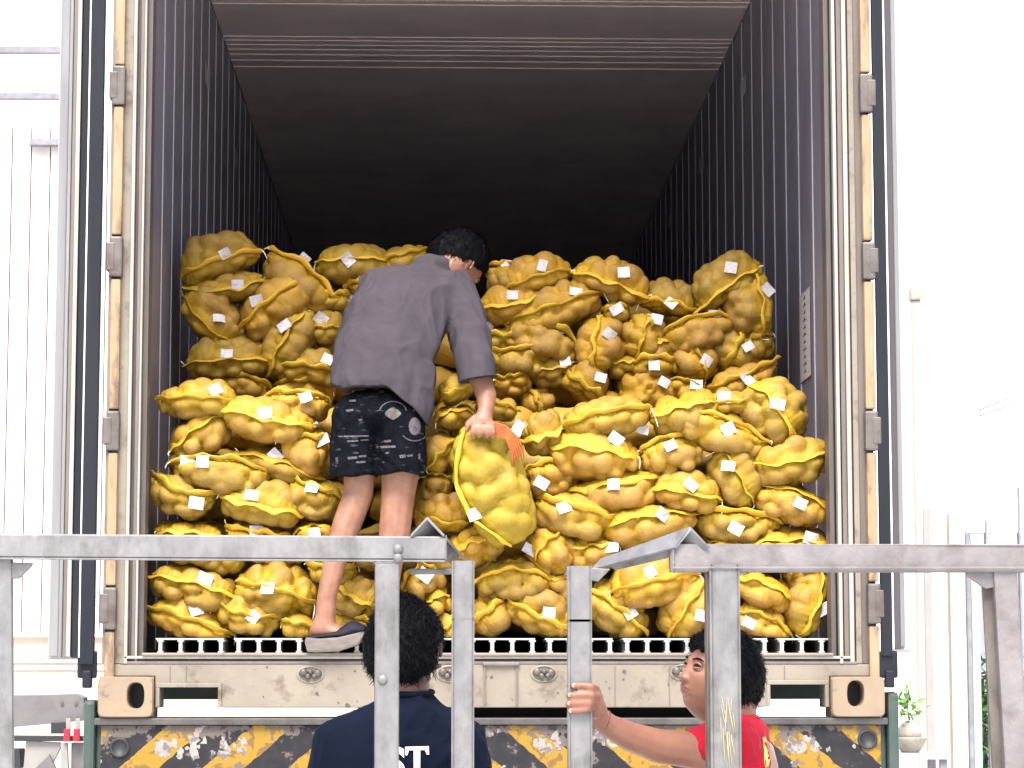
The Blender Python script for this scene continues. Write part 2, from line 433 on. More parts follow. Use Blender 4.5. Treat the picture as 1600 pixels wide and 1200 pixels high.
# wall with the door opening
box('wall', (1.9, YB, 0), (xd0, YB + .2, 9), M['white_wall'], br, 0)
box('wall', (xd0, YB, zt), (xd1, YB + .2, 9), M['white_wall'], br, 0)
box('wall', (xd1, YB, 0), (14, YB + .2, 9), M['white_wall'], br, 0)
box('porch_floor', (xd0 - 1, YB + .2, .0), (xd1 + .6, YB + 3, .12), M['conc'], br, 0)
box('porch_back_wall', (xd0 - 1, YB + 3, 0), (xd1 + .6, YB + 3.1, 4), M['white_wall'], br, 0)
def col(px, w_, ytop, y=8.9, m='cream_wall'):
    a = bp(px, ytop, y)
    return box('column', (a.x, y - .05, 0), (a.x + w_, y + .05, a.z), M[m], br, .006)
col(1440, .05, 795, m='pale_paint'); col(1480, .055, 803); col(1490, .045, 815)
a = bp(1424, 470, 8.9); b = bp(1438, 470, 8.9)
box('downpipe', (a.x, 8.86, .1), (b.x, 8.95, a.z), M['cream_wall'], br, .015)
box('pipe_hopper', (a.x - .01, 8.84, a.z), (b.x + .0, 8.96, a.z + .09), M['stone'], br, .01)
fr = box('door_frame', (xd0, YB - .04, .1), (xd0 + .03, YB + .1, zt), M['lead'], br, .004)
box('door_leaf', (xd0 + .035, YB - .02, .1), (bp(1529, 900).x, YB + .03, zt - .02), M['teal'], br, .006)
box('door_stile', (bp(1540, 900).x, YB - .03, .1), (bp(1543, 900).x, YB + .03, zt - .02 + .1), M['lead'], br, .003)
box('door_stile', (bp(1592, 900).x, YB - .03, .1), (bp(1595, 900).x, YB + .03, zt + .3), M['lead'], br, .003)
box('yellow_sign', (bp(1546, 820).x, YB - .02, bp(1546, 862).z), (bp(1585, 820).x, YB - .001, bp(1546, 818).z), M['cream_wall'], br, .002)
a = bp(1590, 210, 7.5)
box('eave_block', (a.x, 8.80, a.z + .1), (a.x + 1.5, 8.99, a.z + 2.5), M['white_wall'], br, .01)
for (p0, p1) in (((1528, 642), (1640, 588)), ((1530, 650), (1640, 606))):
    tag(tube('cable', [P(*p0, 7), P((p0[0] + p1[0]) / 2, (p0[1] + p1[1]) / 2 + 3, 7), P(*p1, 7)], .005, M['lead'], br, 5))

def leafy(name, centers, n, size, m, parent=None, seed=1):
    rr = random.Random(seed); V, Fc = [], []
    for i in range(n):
        c, r_ = rr.choice(centers)
        p = Vector(c) + Vector((rr.gauss(0, 1), rr.gauss(0, 1), rr.gauss(0, 1))) * r_ * .55
        e = Euler((rr.uniform(-1.2, 1.2), rr.uniform(-1, 1), rr.uniform(0, 6.3)))
        s = size * rr.uniform(.6, 1.3); k = len(V)
        for q in ((0, -1, 0), (.32, -.2, .06), (.2, .6, .03), (0, 1, -.1), (-.2, .6, .03), (-.32, -.2, .06)):
            v = Vector(q) * s; v.rotate(e); V.append(p + v)
        Fc += [(k, k + 1, k + 2, k + 5), (k + 2, k + 3, k + 4, k + 5)]
    return mesh_obj(name, V, Fc, m, parent)
# plants behind the porch door
for i, (px, py, r_, n, mm, lab) in enumerate(((1535, 1060, .22, 260, 'leaf_dk', 'dull green leafy plant behind the teal door leaf'),
                                      (1556, 1075, .20, 300, 'leaf', 'bright green plant seen past the dark door stile'))):
    c = bp(px, py, YB + .8)
    t = empty('porch_plant', (c.x, c.y, .12)); tag(t, lab, 'plant')
    leafy('foliage', [((c.x, c.y, c.z - k * .22), r_) for k in range(4)], n, .06, M[mm], t, i + 3)
    tube('stem', [(c.x, c.y, .12), (c.x + .02, c.y, .7), (c.x, c.y, c.z)], .012, M['green'], t, 6)
for i, (px, hh) in enumerate(((1195, 1.42), (1245, 1.5), (1285, 1.38), (900, .9))):
    c = P(px, 1100, 24)
    t = empty('garden_shrub', (c.x, 24, 0)); tag(t, ('bright green shrub behind the yard, under the right fork opening', 'taller bright green shrub between two smaller ones behind the truck', 'small shrub nearest the right corner casting, far behind', 'low shrub hidden behind the truck chassis')[i], 'shrub')
    leafy('foliage', [((c.x + dx, 24, z), .28) for dx in (-.2, .2) for z in (hh - .15, hh - .4, hh - .7)], 620, .09, M['leaf'], t, 40 + i)
    tube('stem', [(c.x, 24, 0), (c.x, 24, hh * .6)], .02, M['leaf_dk'], t, 6)
# bench, bowl and round pot with plant
YP = 6.0
b0 = P(1396, 1176, YP); b1 = P(1473, 1176, YP)
t = empty('plant_bench', ((b0.x + b1.x) / 2, YP, 0)); tag(t, 'pale grey bench carrying the stone bowl', 'bench')
box('bench_top', (b0.x - .1, YP - .2, b0.z - .03), (b1.x, YP + .2, b0.z), M['wood_table'], t, .004)
for sx in (b0.x - .08, b1.x - .05):
    for sy in (YP - .18, YP + .14):
        box('leg', (sx, sy, 0), (sx + .04, sy + .04, b0.z - .03), M['lead'], t, .003)
bc = P(1422, 1175, YP)
t = empty('stone_bowl', (bc.x, YP, b0.z)); tag(t, 'wide pale stone bowl on the bench', 'bowl')
s_ = 14.03 / 4000
V, Fc = lathe_vf([(0, 0), (13 * s_, 0), (17 * s_, 5 * s_), (23 * s_, 14 * s_), (27 * s_, 22 * s_), (27 * s_, 24 * s_), (24 * s_, 24 * s_), (20 * s_, 16 * s_), (0, 12 * s_)], 28, (bc.x, YP, b0.z))
mesh_obj('bowl_body', V, Fc, M['stone'], t, True)
pz = b0.z + 13 * s_
t = empty('round_pot_plant', (bc.x, YP, pz)); tag(t, 'small leafy plant in a round stone pot', 'potted plant')
V, Fc = lathe_vf([(0, 0), (9 * s_, 0), (16 * s_, 7 * s_), (18.5 * s_, 16 * s_), (17 * s_, 25 * s_), (12 * s_, 32 * s_), (10 * s_, 34 * s_), (9 * s_, 30 * s_), (0, 29 * s_)], 28, (bc.x, YP, pz))
mesh_obj('pot', V, Fc, M['stone'], t, True)
leafy('foliage', [((bc.x + dx * s_, YP, pz + dz * s_), .05) for dx, dz in ((-12, 50), (6, 62), (-4, 82), (14, 52), (-16, 70), (0, 40))], 60, .03, M['leaf'], t, 9)
tube('stem', [(bc.x, YP, pz + 28 * s_), (bc.x - .01, YP, pz + 60 * s_), (bc.x, YP, pz + 85 * s_)], .004, M['green'], t, 6)

# grey flatbed tail parked on the left
YT = 3.0
def tp(px, py, Y=YT): v = P(px, py, Y); return (v.x, v.z)
t = empty('flatbed_trailer', (P(40, 1150, YT).x, YT, 0)); tag(t, 'grey flatbed trailer tail with two red lamps at the left edge', 'trailer')
prism('deck_beam', [tp(-260, 1150), tp(0, 1138), tp(131, 1126), tp(131, 1090), tp(118, 1084), tp(60, 1086), tp(-260, 1088)], YT, YT + .12, M['grey_paint'], t)
for cx_, cy_ in ((97, 1099), (119, 1099)):
    a = P(cx_, cy_, YT)
    V, Fc = lathe_vf([(0, 0), (.008, 0), (.008, .006), (0, .006)], 12)
    V = [(a.x + v[0], YT - v[2], a.z + v[1]) for v in V]
    mesh_obj('bolt', V, Fc, M['hinge'], t)
prism('cross_bar', [tp(-260, 1156), tp(145, 1158), tp(146, 1150), tp(-260, 1147)], YT - .05, YT + .02, M['black'], t)
prism('lamp_housing', [tp(81, 1146), tp(106, 1146), tp(106, 1129), tp(81, 1129)], YT - .03, YT + .05, M['black'], t)
for lx in (103, 118):
    prism('lamp_bracket', [tp(lx + 3, 1140), tp(lx + 10, 1140), tp(lx + 10, 1122), tp(lx + 3, 1122)], YT - .055, YT - .045, M['pale_paint'], t, .001)
    prism('red_lamp', [tp(lx, 1158), tp(lx + 11, 1158), tp(lx + 10, 1138), tp(lx + 1, 1138)], YT - .08, YT - .056, M['red_glass'], t, .004)
prism('side_panel', [tp(35, 1240), tp(60, 1240), tp(100, 1160), tp(42, 1157)], YT - .03, YT, M['pale_paint'], t)
prism('stay', [tp(58, 1200), tp(95, 1240), tp(110, 1240), tp(80, 1178)], YT - .06, YT - .035, M['grey_paint'], t)
prism('stay', [tp(98, 1240), tp(112, 1240), tp(108, 1160), tp(98, 1160)], YT - .06, YT - .035, M['pale_paint'], t)
prism('mud_panel', [tp(112, 1240), tp(150, 1240), tp(147, 1160), tp(113, 1160)], YT - .03, YT, M['grey_paint'], t)
prism('under_beam', [tp(-260, 1200), tp(35, 1200), tp(33, 1170), tp(-260, 1168)], YT - .04, YT + .1, M['black'], t)
prism('lower_body', [(tp(-260, 1300)[0], .5), (tp(150, 1300)[0], .5), tp(150, 1245), tp(-260, 1245)], YT - .02, YT + .3, M['grey_paint'], t)

# ------------------------------------------------------------------ container
CT = empty('refrigerated_container', (0, 0, 1.345))
tag(CT, 'open beige refrigerated shipping container on a truck chassis', 'shipping container')
ZF = 1.592     # top of the floor slats
ZC = 4.30      # ceiling
# shell
for s in (-1, 1):
    n = 34; pwid = 11.5 / n
    a, b = sorted((s * 1.148, s * 1.21))
    box('side_wall', (a, .12, 1.45), (b, 11.7, 4.42), M['wall_in'], CT, 0)
    base = None; jbase = None
    for i in range(n):
        y0 = .14 + i * pwid
        if base is None:
            a, b = sorted((s * 1.1395, s * 1.147))
            base = box('wall_panel', (a, y0, 1.56), (b, y0 + pwid - .018, ZC - .005), M['wall_in'], CT, .003)
            a, b = sorted((s * 1.1365, s * 1.147))
            jbase = box('panel_joint', (a, y0 + pwid - .0165, 1.56), (b, y0 + pwid - .0015, ZC - .005), M['wall_rib'], CT, .003)
        else:
            for q in (base, jbase):
                o = q.copy(); link(o); o.location.y = i * pwid
box('roof', (-1.21, .0, ZC + .02), (1.21, 11.7, ZC + .12), M['beige'], CT, .004)
yc = .12
cuts = [0.12, 2.52, 3.42, 11.65]
for i in range(len(cuts) - 1):
    box('ceiling_panel', (-1.14, cuts[i] + .004, ZC), (1.14, cuts[i + 1] - .004, ZC + .018), M['ceil_in'], CT, .003)
def ceil_y(py):      # depth at which the photo shows the ceiling at this row
    d = Fw + Up * ((600 - py) / F_PX)
    return CAM.y + (ZC - CAM.z) / d.z * d.y
for py in (2, 9, 60, 66, 73, 80, 88, 97, 107):
    y = ceil_y(py)
    box('ceiling_rib', (-1.138, y - .010, ZC - .0025), (1.138, y + .010, ZC + .001), M['ceil_in'], CT, .003)
box('front_bulkhead', (-1.147, 11.6, 1.5), (1.147, 11.69, ZC + .01), M['wall_in'], CT, 0)
box('underfloor', (-1.14, .12, 1.455), (1.14, 11.59, 1.545), M['black'], CT, 0)
box('floor_cross_bearer', (-1.12, .42, 1.397), (1.12, .52, 1.4545), M['green'], CT, .003)
# T floor: nine extrusions, each with four legs
sm = None
for i in range(9):
    x0 = -1.062 + i * .2455
    if sm is None:
        bm = bmesh.new()
        bx(bm, (x0, .10, ZF - .006), (x0 + .214, 11.58, ZF), .002)
        for k in range(4):
            lx = x0 + .009 + k * .0635
            bx(bm, (lx, .10, 1.546), (lx + .012, 11.58, ZF - .0062), .001)
            bx(bm, (lx - .005, .101, ZF - .012), (lx + .017, 11.57, ZF - .0063), .002)
            bx(bm, (lx - .004, .101, 1.5465), (lx + .016, 11.57, 1.551), .001)
        sm = bm_obj('floor_slat', bm, M['alu'], CT)
    else:
        o = sm.copy(); link(o); o.location.x = i * .2455
# rear frame: vertical profiles, front faces stepping back toward the opening
LB = [(-1.217, -1.207, 'beige', 0.0), (-1.207, -1.180, 'frame_a', .014), (-1.180, -1.149, 'beige', 0.004), (-1.149, -1.138, 'frame_b', -.004), (-1.138, -1.128, 'frame_c', .02),
      (-1.128, -1.116, 'frame_a', .012), (-1.116, -1.109, 'frame_b', .006), (-1.109, -1.092, 'frame_c', .03)]
RB = [(1.064, 1.080, 'frame_c', .03), (1.080, 1.085, 'rubber', .03), (1.085, 1.096, 'frame_b', -.004), (1.096, 1.102, 'frame_c', .02), (1.102, 1.118, 'frame_a', .012),
      (1.118, 1.132, 'frame_b', 0.0), (1.132, 1.138, 'frame_c', .016), (1.138, 1.156, 'beige', 0.006), (1.156, 1.205, 'frame_a', .016)]
for x0, x1, mm, yf in LB + RB:
    box('frame_profile', (x0 + .0004, yf, 1.512), (x1 - .0004, .118, ZC + .0), M[mm], CT, .0015)
box('header_beam', (-1.217, .0, ZC + .001), (1.217, .118, ZC + .019), M['beige'], CT, .004)
# hinges and gasket lengths
def zrow(px, py): return P(px, py, 0).z
for s, rows in ((-1, [(-200, -60, 'h'), (-57, 103, 't'), (105, 166, 'h'), (168, 368, 't'), (371, 434, 'h'), (437, 640, 't'), (643, 705, 'h'), (708, 915, 't'), (918, 984, 'h'), (987, 1066, 't')]),
                (1, [(-200, -75, 'h'), (-70, 115, 't'), (118, 178, 'h'), (181, 377, 't'), (380, 438, 'h'), (441, 640, 't'), (643, 705, 'h'), (708, 909, 't'), (912, 975, 'h'), (978, 1062, 't')])):
    for y0, y1, kind in rows:
        z1, z0 = zrow(170 if s < 0 else 1365, y0), zrow(170 if s < 0 else 1365, y1)
        if kind == 't':
            a, b = sorted((s * 1.176, s * 1.207))
            o = box('gasket_strip', (a, -.022, z0), (b, .0155 if s > 0 else .0135, z1), M['tan'], CT, .006)
        else:
            a, b = sorted((s * 1.172, s * 1.213))
            bm = bmesh.new(); bx(bm, (a, -.03, z0), (b, .013, z1), .007)
            a2, b2 = sorted((s * 1.195, s * 1.222))
            bx(bm, (a2, -.032, z0 + .02), (b2, .02, z1 - .02), .004)
            bm_obj('hinge', bm, M['hinge'], CT)
# open doors folded back along the sides, seen edge on
def door(s, bands, zb_, bulk):
    a, b = sorted((s * bulk[0], s * bulk[1]))
    d = box('door', (a, .03, zb_), (b, 1.17, 4.28), M['door_grey'], CT, .01)
    for x0, x1, mm, yf, dz in bands:
        a, b = sorted((s * x0, s * x1))
        o = box('door_seal' if mm in ('rubber', 'seal_white') else 'edge_strip', (a + .0004, yf, zb_ + dz), (b - .0004, .0295, 4.278), M[mm], d, .003)
    return d
dl = door(-1, [(1.238, 1.281, 'rubber', -.035, -.02), (1.281, 1.287, 'seal_white', -.03, 0), (1.287, 1.312, 'rubber', -.01, 0), (1.312, 1.326, 'frame_b', -.02, .004), (1.326, 1.340, 'frame_a', -.004, .0), (1.340, 1.352, 'door_grey', -.008, .0), (1.352, 1.380, 'door_grey', .012, .005)],
     zrow(120, 1028), (1.245, 1.378))
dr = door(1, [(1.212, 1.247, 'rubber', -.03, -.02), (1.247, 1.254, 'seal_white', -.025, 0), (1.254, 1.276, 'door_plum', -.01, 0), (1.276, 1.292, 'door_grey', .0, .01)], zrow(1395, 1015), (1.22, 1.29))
for s, d, x in ((-1, dl, 1.26), (1, dr, 1.235)):
    zz = zrow(150 if s < 0 else 1390, 1032)
    bm = bmesh.new()
    bx(bm, (s * x - .03, -.02, zz - .055), (s * x + .03, .03, zz + .03), .008)
    bx(bm, (s * x - .012 + s * .0, -.035, zz - .085), (s * x + .016, .02, zz - .03), .006)
    bm_obj('lock_bar_foot', bm, M['rubber'], d)
for s, d, k in ((-1, dl, .155), (1, dr, .21)):      # the doors stand a little off the sides
    for o in [d] + list(d.children):
        for v in o.data.vertices:
            if v.co.y > 0: v.co.x += s * v.co.y * k
# sill profiles and rear beam
box('threshold_plate', (-1.092, -.012, 1.536), (1.064, .098, 1.5455), M['beige'], CT, .003)
box('sill_profile', (-1.149, -.004, 1.527), (1.118, .1, 1.5355), M['frame_b'], CT, .002)
box('sill_profile', (-1.155, .012, 1.519), (1.13, .1, 1.5268), M['frame_c'], CT, .002)
box('sill_profile', (-1.160, -.002, 1.5105), (1.14, .1, 1.5188), M['frame_a'], CT, .002)
prism('rear_beam', [(-1.0505, 1.376), (-1.035, 1.376), (-1.035, 1.4405), (-.856, 1.4405), (-.856, 1.384), (-.835, 1.376), (.845, 1.376), (.866, 1.384), (.866, 1.449), (1.036, 1.449), (1.036, 1.376), (1.0515, 1.376), (1.0515, 1.4735), (1.205, 1.4735), (1.205, 1.51), (-1.205, 1.51), (-1.205, 1.4735), (-1.0505, 1.4735)],
      .0, .118, M['beige'], CT, .003)
# raised lips round the two fork openings
for x0, x1, zt_ in ((-1.035, -.856, 1.4405), (.866, 1.036, 1.449)):
    bm = bmesh.new()
    bx(bm, (x0 - .012, -.006, zt_ - .002), (x1 + .012, -.0005, zt_ + .012), .002)
    bx(bm, (x0 - .012, -.006, 1.378), (x0 - .001, -.0005, zt_ - .0022), .002)
    bx(bm, (x1 + .001, -.006, 1.378), (x1 + .012, -.0005, zt_ - .0022), .002)
    bm_obj('opening_lip', bm, M['beige'], CT)
# recessed plate near the middle, weld seams and lock keepers
def kx(px): return P(px, 1055, 0).x
bm = bmesh.new()
bx(bm, (kx(756), -.006, 1.383), (kx(759), -.0003, 1.505), .001); bx(bm, (kx(806), -.006, 1.383), (kx(809), -.0003, 1.505), .001)
bx(bm, (kx(754), -.012, 1.505), (kx(812), -.0003, 1.517), .004)
bm_obj('beam_plate', bm, M['frame_a'], CT)
for px in (265, 290, 1045, 960, 620, 1225):
    box('weld_seam', (kx(px), -.002, 1.449 if px in (265, 290, 1225) else 1.38), (kx(px) + .003, -.0002, 1.506), M['frame_a'], CT, .0006)
for px, py in ((485, 1053), (703, 1052), (850, 1052), (1068, 1050)):
    c = P(px, py, 0); V = []
    parts = []
    for dx, dz, r_ in ((-.022, .004, .0105), (.022, .002, .0105), (0, .006, .007), (-.008, -.008, .008), (.012, -.007, .007)):
        v, f = lathe_vf([(r_ * 1.25, 0), (r_ * 1.2, .006), (r_, .012), (r_ * .5, .014), (0, .0145)], 14)
        parts.append(([(c.x + dx + q[0], -q[2], c.z + dz + q[1]) for q in v], f))
    V, Fc = join_vf(parts)
    mesh_obj('lock_keeper', V, Fc, M['hinge'], CT, True)
    ring, f = lathe_vf([(.044, 0), (.043, .004), (.036, .005), (.034, .0)], 28)
    mesh_obj('keeper_ring', [(c.x + q[0], -q[2] * .7, c.z - .002 + q[1] * .62) for q in ring], f, M['beige'], CT, True)
rr = random.Random(4)
V, Fc = [], []
for i in range(46):      # chips and rust spots, small raised flakes
    px = rr.uniform(360, 1200); z = rr.uniform(1.382, 1.505); r_ = rr.uniform(.0012, .004) * (2 if rr.random() < .12 else 1)
    k = len(V); x = kx(px)
    for q in range(7):
        a = q / 7 * 6.283; rr2 = r_ * rr.uniform(.6, 1.3)
        V.append((x + rr2 * math.cos(a), -.0012, z + rr2 * math.sin(a)))
    Fc.append(tuple(range(k, k + 7)))
tag(mesh_obj('rust_flakes', V, Fc, M['frame_c'], CT), kind='stuff')
# corner castings with oval holes
for s in (-1, 1):
    cx0, cx1 = (-1.224, -1.052) if s < 0 else (1.053, 1.221)
    hx = P(212 if s < 0 else 1337, 1085, -.03).x; hz = P(212, 1087 if s < 0 else 1084, -.03).z
    z0, z1 = 1.3465, 1.472
    hw, hh = .0262, .040
    n = 28
    ov = []
    for i in range(n):
        a = 2 * math.pi * i / n
        ov.append((hx + hw * math.copysign(abs(math.cos(a)) ** .8, math.cos(a)), hz + hh * math.copysign(abs(math.sin(a)) ** .75, math.sin(a))))
    out = []
    W_, H_ = (cx1 - cx0) / 2, (z1 - z0) / 2; mx, mz = (cx0 + cx1) / 2, (z0 + z1) / 2
    for i in range(n):
        a = 2 * math.pi * i / n
        ex = .22
        out.append((mx + W_ * math.copysign(abs(math.cos(a)) ** ex, math.cos(a)), mz + H_ * math.copysign(abs(math.sin(a)) ** ex, math.sin(a))))
    V, Fc = [], []
    yf = -.032
    rings = [([(p[0] * 1, p[1]) for p in ov], .07), (ov, yf + .004), ([(hx + (p[0] - hx) * 1.08, hz + (p[1] - hz) * 1.06) for p in ov], yf),
             ([(mx + (p[0] - mx) * .96, mz + (p[1] - mz) * .95) for p in out], yf), (out, yf + .008), (out, -.0005)]
    for pts, y in rings: V += [(p[0], y, p[1]) for p in pts]
    for r_ in range(5):
        for i in range(n):
            Fc.append((r_ * n + i, r_ * n + (i + 1) % n, (r_ + 1) * n + (i + 1) % n, (r_ + 1) * n + i))
    c = mesh_obj('corner_casting', V, Fc, M['beige_rust'], CT, False)
    box('casting_hole_shade', (hx - .034, .066, hz - .047), (hx + .034, .09, hz + .047), M['black'], c, 0)  # black plate painted as the shade deep in the hole
    bm = bmesh.new()
    bx(bm, (cx0 + .002, -.0004, z0), (hx - .036, .117, z1)); bx(bm, (hx + .036, -.0004, z0), (cx1 - .002, .117, z1))
    bx(bm, (hx - .0355, -.0003, z0), (hx + .0355, .117, hz - .049)); bx(bm, (hx - .0355, -.0003, hz + .049), (hx + .0355, .117, z1))
    bm_obj('casting_body', bm, M['beige_rust'], c)
# wall stickers
def wall_pt(px, py, s):
    """depth and height of the wall point the photo shows at px, py"""
    d = Fw + Rt * ((px - 800) / F_PX) + Up * ((600 - py) / F_PX)
    k = (s * 1.1385 - CAM.x) / d.x
    q = CAM + d * k
    return q.y, q.z
def sticker(px0, px1, py0, py1, s, name='wall_sticker'):
    y0, z0 = wall_pt((px0 + px1) / 2, py0, s); y1, z1 = wall_pt((px0 + px1) / 2, py1, s)
    ya, _ = wall_pt(px0, py0, s); yb, _ = wall_pt(px1, py0, s)
    ya, yb = sorted((ya, yb))
    a, b = sorted((s * 1.1355, s * 1.1362))
    return box(name, (a, ya, z1), (b, yb, z0), M['paper'], CT, 0), (ya, yb, z1, z0)
st, (ya, yb, za, zb2) = sticker(1250, 1266, 456, 594, 1, 'tall_label')
bm = bmesh.new()
h = zb2 - za
for k in range(11):
    zc = za + h * (.08 + k * .084); wd = (yb - ya) * (.30 if k % 2 else .22); ym = (ya + yb) / 2
    bx(bm, (1.1350, ym - wd / 2, zc), (1.1354, ym + wd / 2, zc + h * .012)); bx(bm, (1.1350, ym - wd * .12, zc), (1.1354, ym + wd * .1, zc + h * .04))
bm_obj('label_print', bm, M['black'], st)
for a in ((320, 327, 106, 136, -1), (365, 370, 234, 258, -1), (402, 405, 330, 350, -1), (1158, 1166, 122, 150, 1), (1093, 1100, 244, 268, 1), (1045, 1049, 336, 354, 1)):
    sticker(*a)

# ------------------------------------------------------------------ chassis
CH = empty('truck_chassis', (0, 0, 0))
tag(CH, 'green truck chassis tail with a worn black and yellow chevron board', 'truck chassis')
box('rear_bolster', (-1.232, .012, 1.02), (1.228, .26, 1.338), M['green'], CT and CH, .006)
box('chevron_board', (-1.215, -.004, 1.03), (1.21, .0115, 1.322), M['chevron'], CH, .003)
box('top_flange', (-1.235, -.02, 1.323), (1.23, .2, 1.3445), mat('scuffed_grey_green', (.085, .085, .08), .5, .2, (.16, .14, .13), 14, 8, .3, 40, (.04, .03, .03), 9, .6), CH, .004)
for s in (-1, 1):
    x0 = -1.268 if s < 0 else 1.230
    bm = bmesh.new(); bx(bm, (x0, -.02, 1.02), (x0 + .036, .12, 1.40 if s < 0 else 1.425), .014)
    bm_obj('corner_post', bm, M['green'], CH)
    a, b = (-.45, -.38) if s < 0 else (.38, .45)
    box('chassis_rail', (a, .26, .95), (b, 11.5, 1.34), M['black'], CH, .004)
    hx = P(187 if s < 0 else 1355, 1168 if s < 0 else 1155, 0)
    ring, f = lathe_vf([(.031, 0), (.031, .006), (.024, .008), (.023, .002), (0, .002)], 26)
    mesh_obj('round_socket', [(hx.x + q[0], -.004 - q[2], hx.z + q[1]) for q in ring], f, M['black'] , CH, True)
box('cross_member', (-1.0, .5, 1.2), (1.0, .62, 1.33), M['black'], CH, .004)
box('dark_gap_filler', (P(560, 1110, .3).x, .27, 1.341), (P(1180, 1110, .3).x, .36, 1.452), M['black'], CH, .004)  # black bar added to keep the middle of the gap dark
for i, (y_) in enumerate((2.2, 3.5)):
    for s in (-1, 1):
        V, Fc = lathe_vf([(0, -.14), (.28, -.14), (.30, -.10), (.30, -.02), (.49, -.02), (.51, 0), (.51, .20), (.49, .22), (.30, .22), (0, .2)], 32)
        mesh_obj('wheel', [(s * (.88 + v[2]), y_ + v[0], .515 + v[1]) for v in V], Fc, M['rubber'], CH, True)
    box('axle', (-.9, y_ - .06, .46), (.9, y_ + .06, .57), M['black'], CH, .01)
box('axle_frame', (-.449, 1.8, .57), (.449, 3.9, .949), M['black'], CH, .01)
# paint lettering left on the board, most of it flaked away
def text_obj(name, s, size, loc, m, parent, serif_w=0.0, rot=(R(90), 0, 0), sx=1.0):
    cu = bpy.data.curves.new(name, 'FONT'); cu.body = s; cu.size = size; cu.extrude = .0006; cu.offset = serif_w
    cu.align_x = 'CENTER'
    o = bpy.data.objects.new(name, cu); COL.objects.link(o)
    bpy.context.view_layer.update()
    me = bpy.data.meshes.new_from_object(o)
    bpy.data.objects.remove(o)
    me.transform(Matrix.Translation(Vector(loc)) @ Euler(rot).to_matrix().to_4x4() @ Matrix.Scale(sx, 4, (1, 0, 0)))
    me.materials.clear(); me.materials.append(m)
    o = bpy.data.objects.new(name, me); link(o)
    return fix(o, parent)
M['flake'] = mat('flaking_white_paint', (.24, .225, .205), .7, 0, (.17, .16, .14), 30, 6, .3, 50, (.10, .08, .08), 34, .95, dlo=.5, dhi=.56)
a = P(953, 1166, -.005)
text_obj('lettering', 'AUS', .085, (a.x, -.0046, a.z), M['flake'], CH, .002, rot=(R(90), R(12), 0), sx=.8)
def flakes(px0, px1, py0, py1, n, seed):
    rr = random.Random(seed); V, Fc = [], []
    for i in range(n):
        c = P(rr.uniform(px0, px1), rr.uniform(py0, py1), -.005); r_ = rr.uniform(.004, .017); k = len(V)
        for q in range(9):
            g_ = q / 9 * 6.283; r2 = r_ * rr.uniform(.35, 1.25)
            V.append((c.x + r2 * math.cos(g_), -.0046 - i * .00001, c.z + r2 * 1.2 * math.sin(g_)))
        Fc.append(tuple(range(k, k + 9)))
    return V, Fc
V, Fc = join_vf([flakes(248, 312, 1156, 1180, 26, 1), flakes(318, 385, 1152, 1178, 16, 2), flakes(1228, 1300, 1150, 1172, 20, 5), flakes(845, 880, 1150, 1172, 8, 6), flakes(760, 780, 1135, 1150, 6, 8)])
tag(mesh_obj('paint_remnants', V, Fc, M['flake'], CH), kind='stuff')

# ------------------------------------------------------------------ potato sacks
def wob(p, seed, f):
    """cheap smooth noise, roughly -1..1, p is n x 3"""
    r = np.random.default_rng(seed)
    out = np.zeros(len(p))
    for k in range(5):
        d = r.normal(size=3); d /= np.linalg.norm(d)
        out += np.sin(p @ (d * f * r.uniform(.6, 1.8)) + r.uniform(0, 6.28))
    return out / 2.6
def grid_faces(nu, nv, wrap=True, off=0):
    Fc = []
    for i in range(nu - 1):
        for k in range(nv if wrap else nv - 1):
            Fc.append((off + i * nv + k, off + i * nv + (k + 1) % nv, off + (i + 1) * nv + (k + 1) % nv, off + (i + 1) * nv + k))
    return Fc

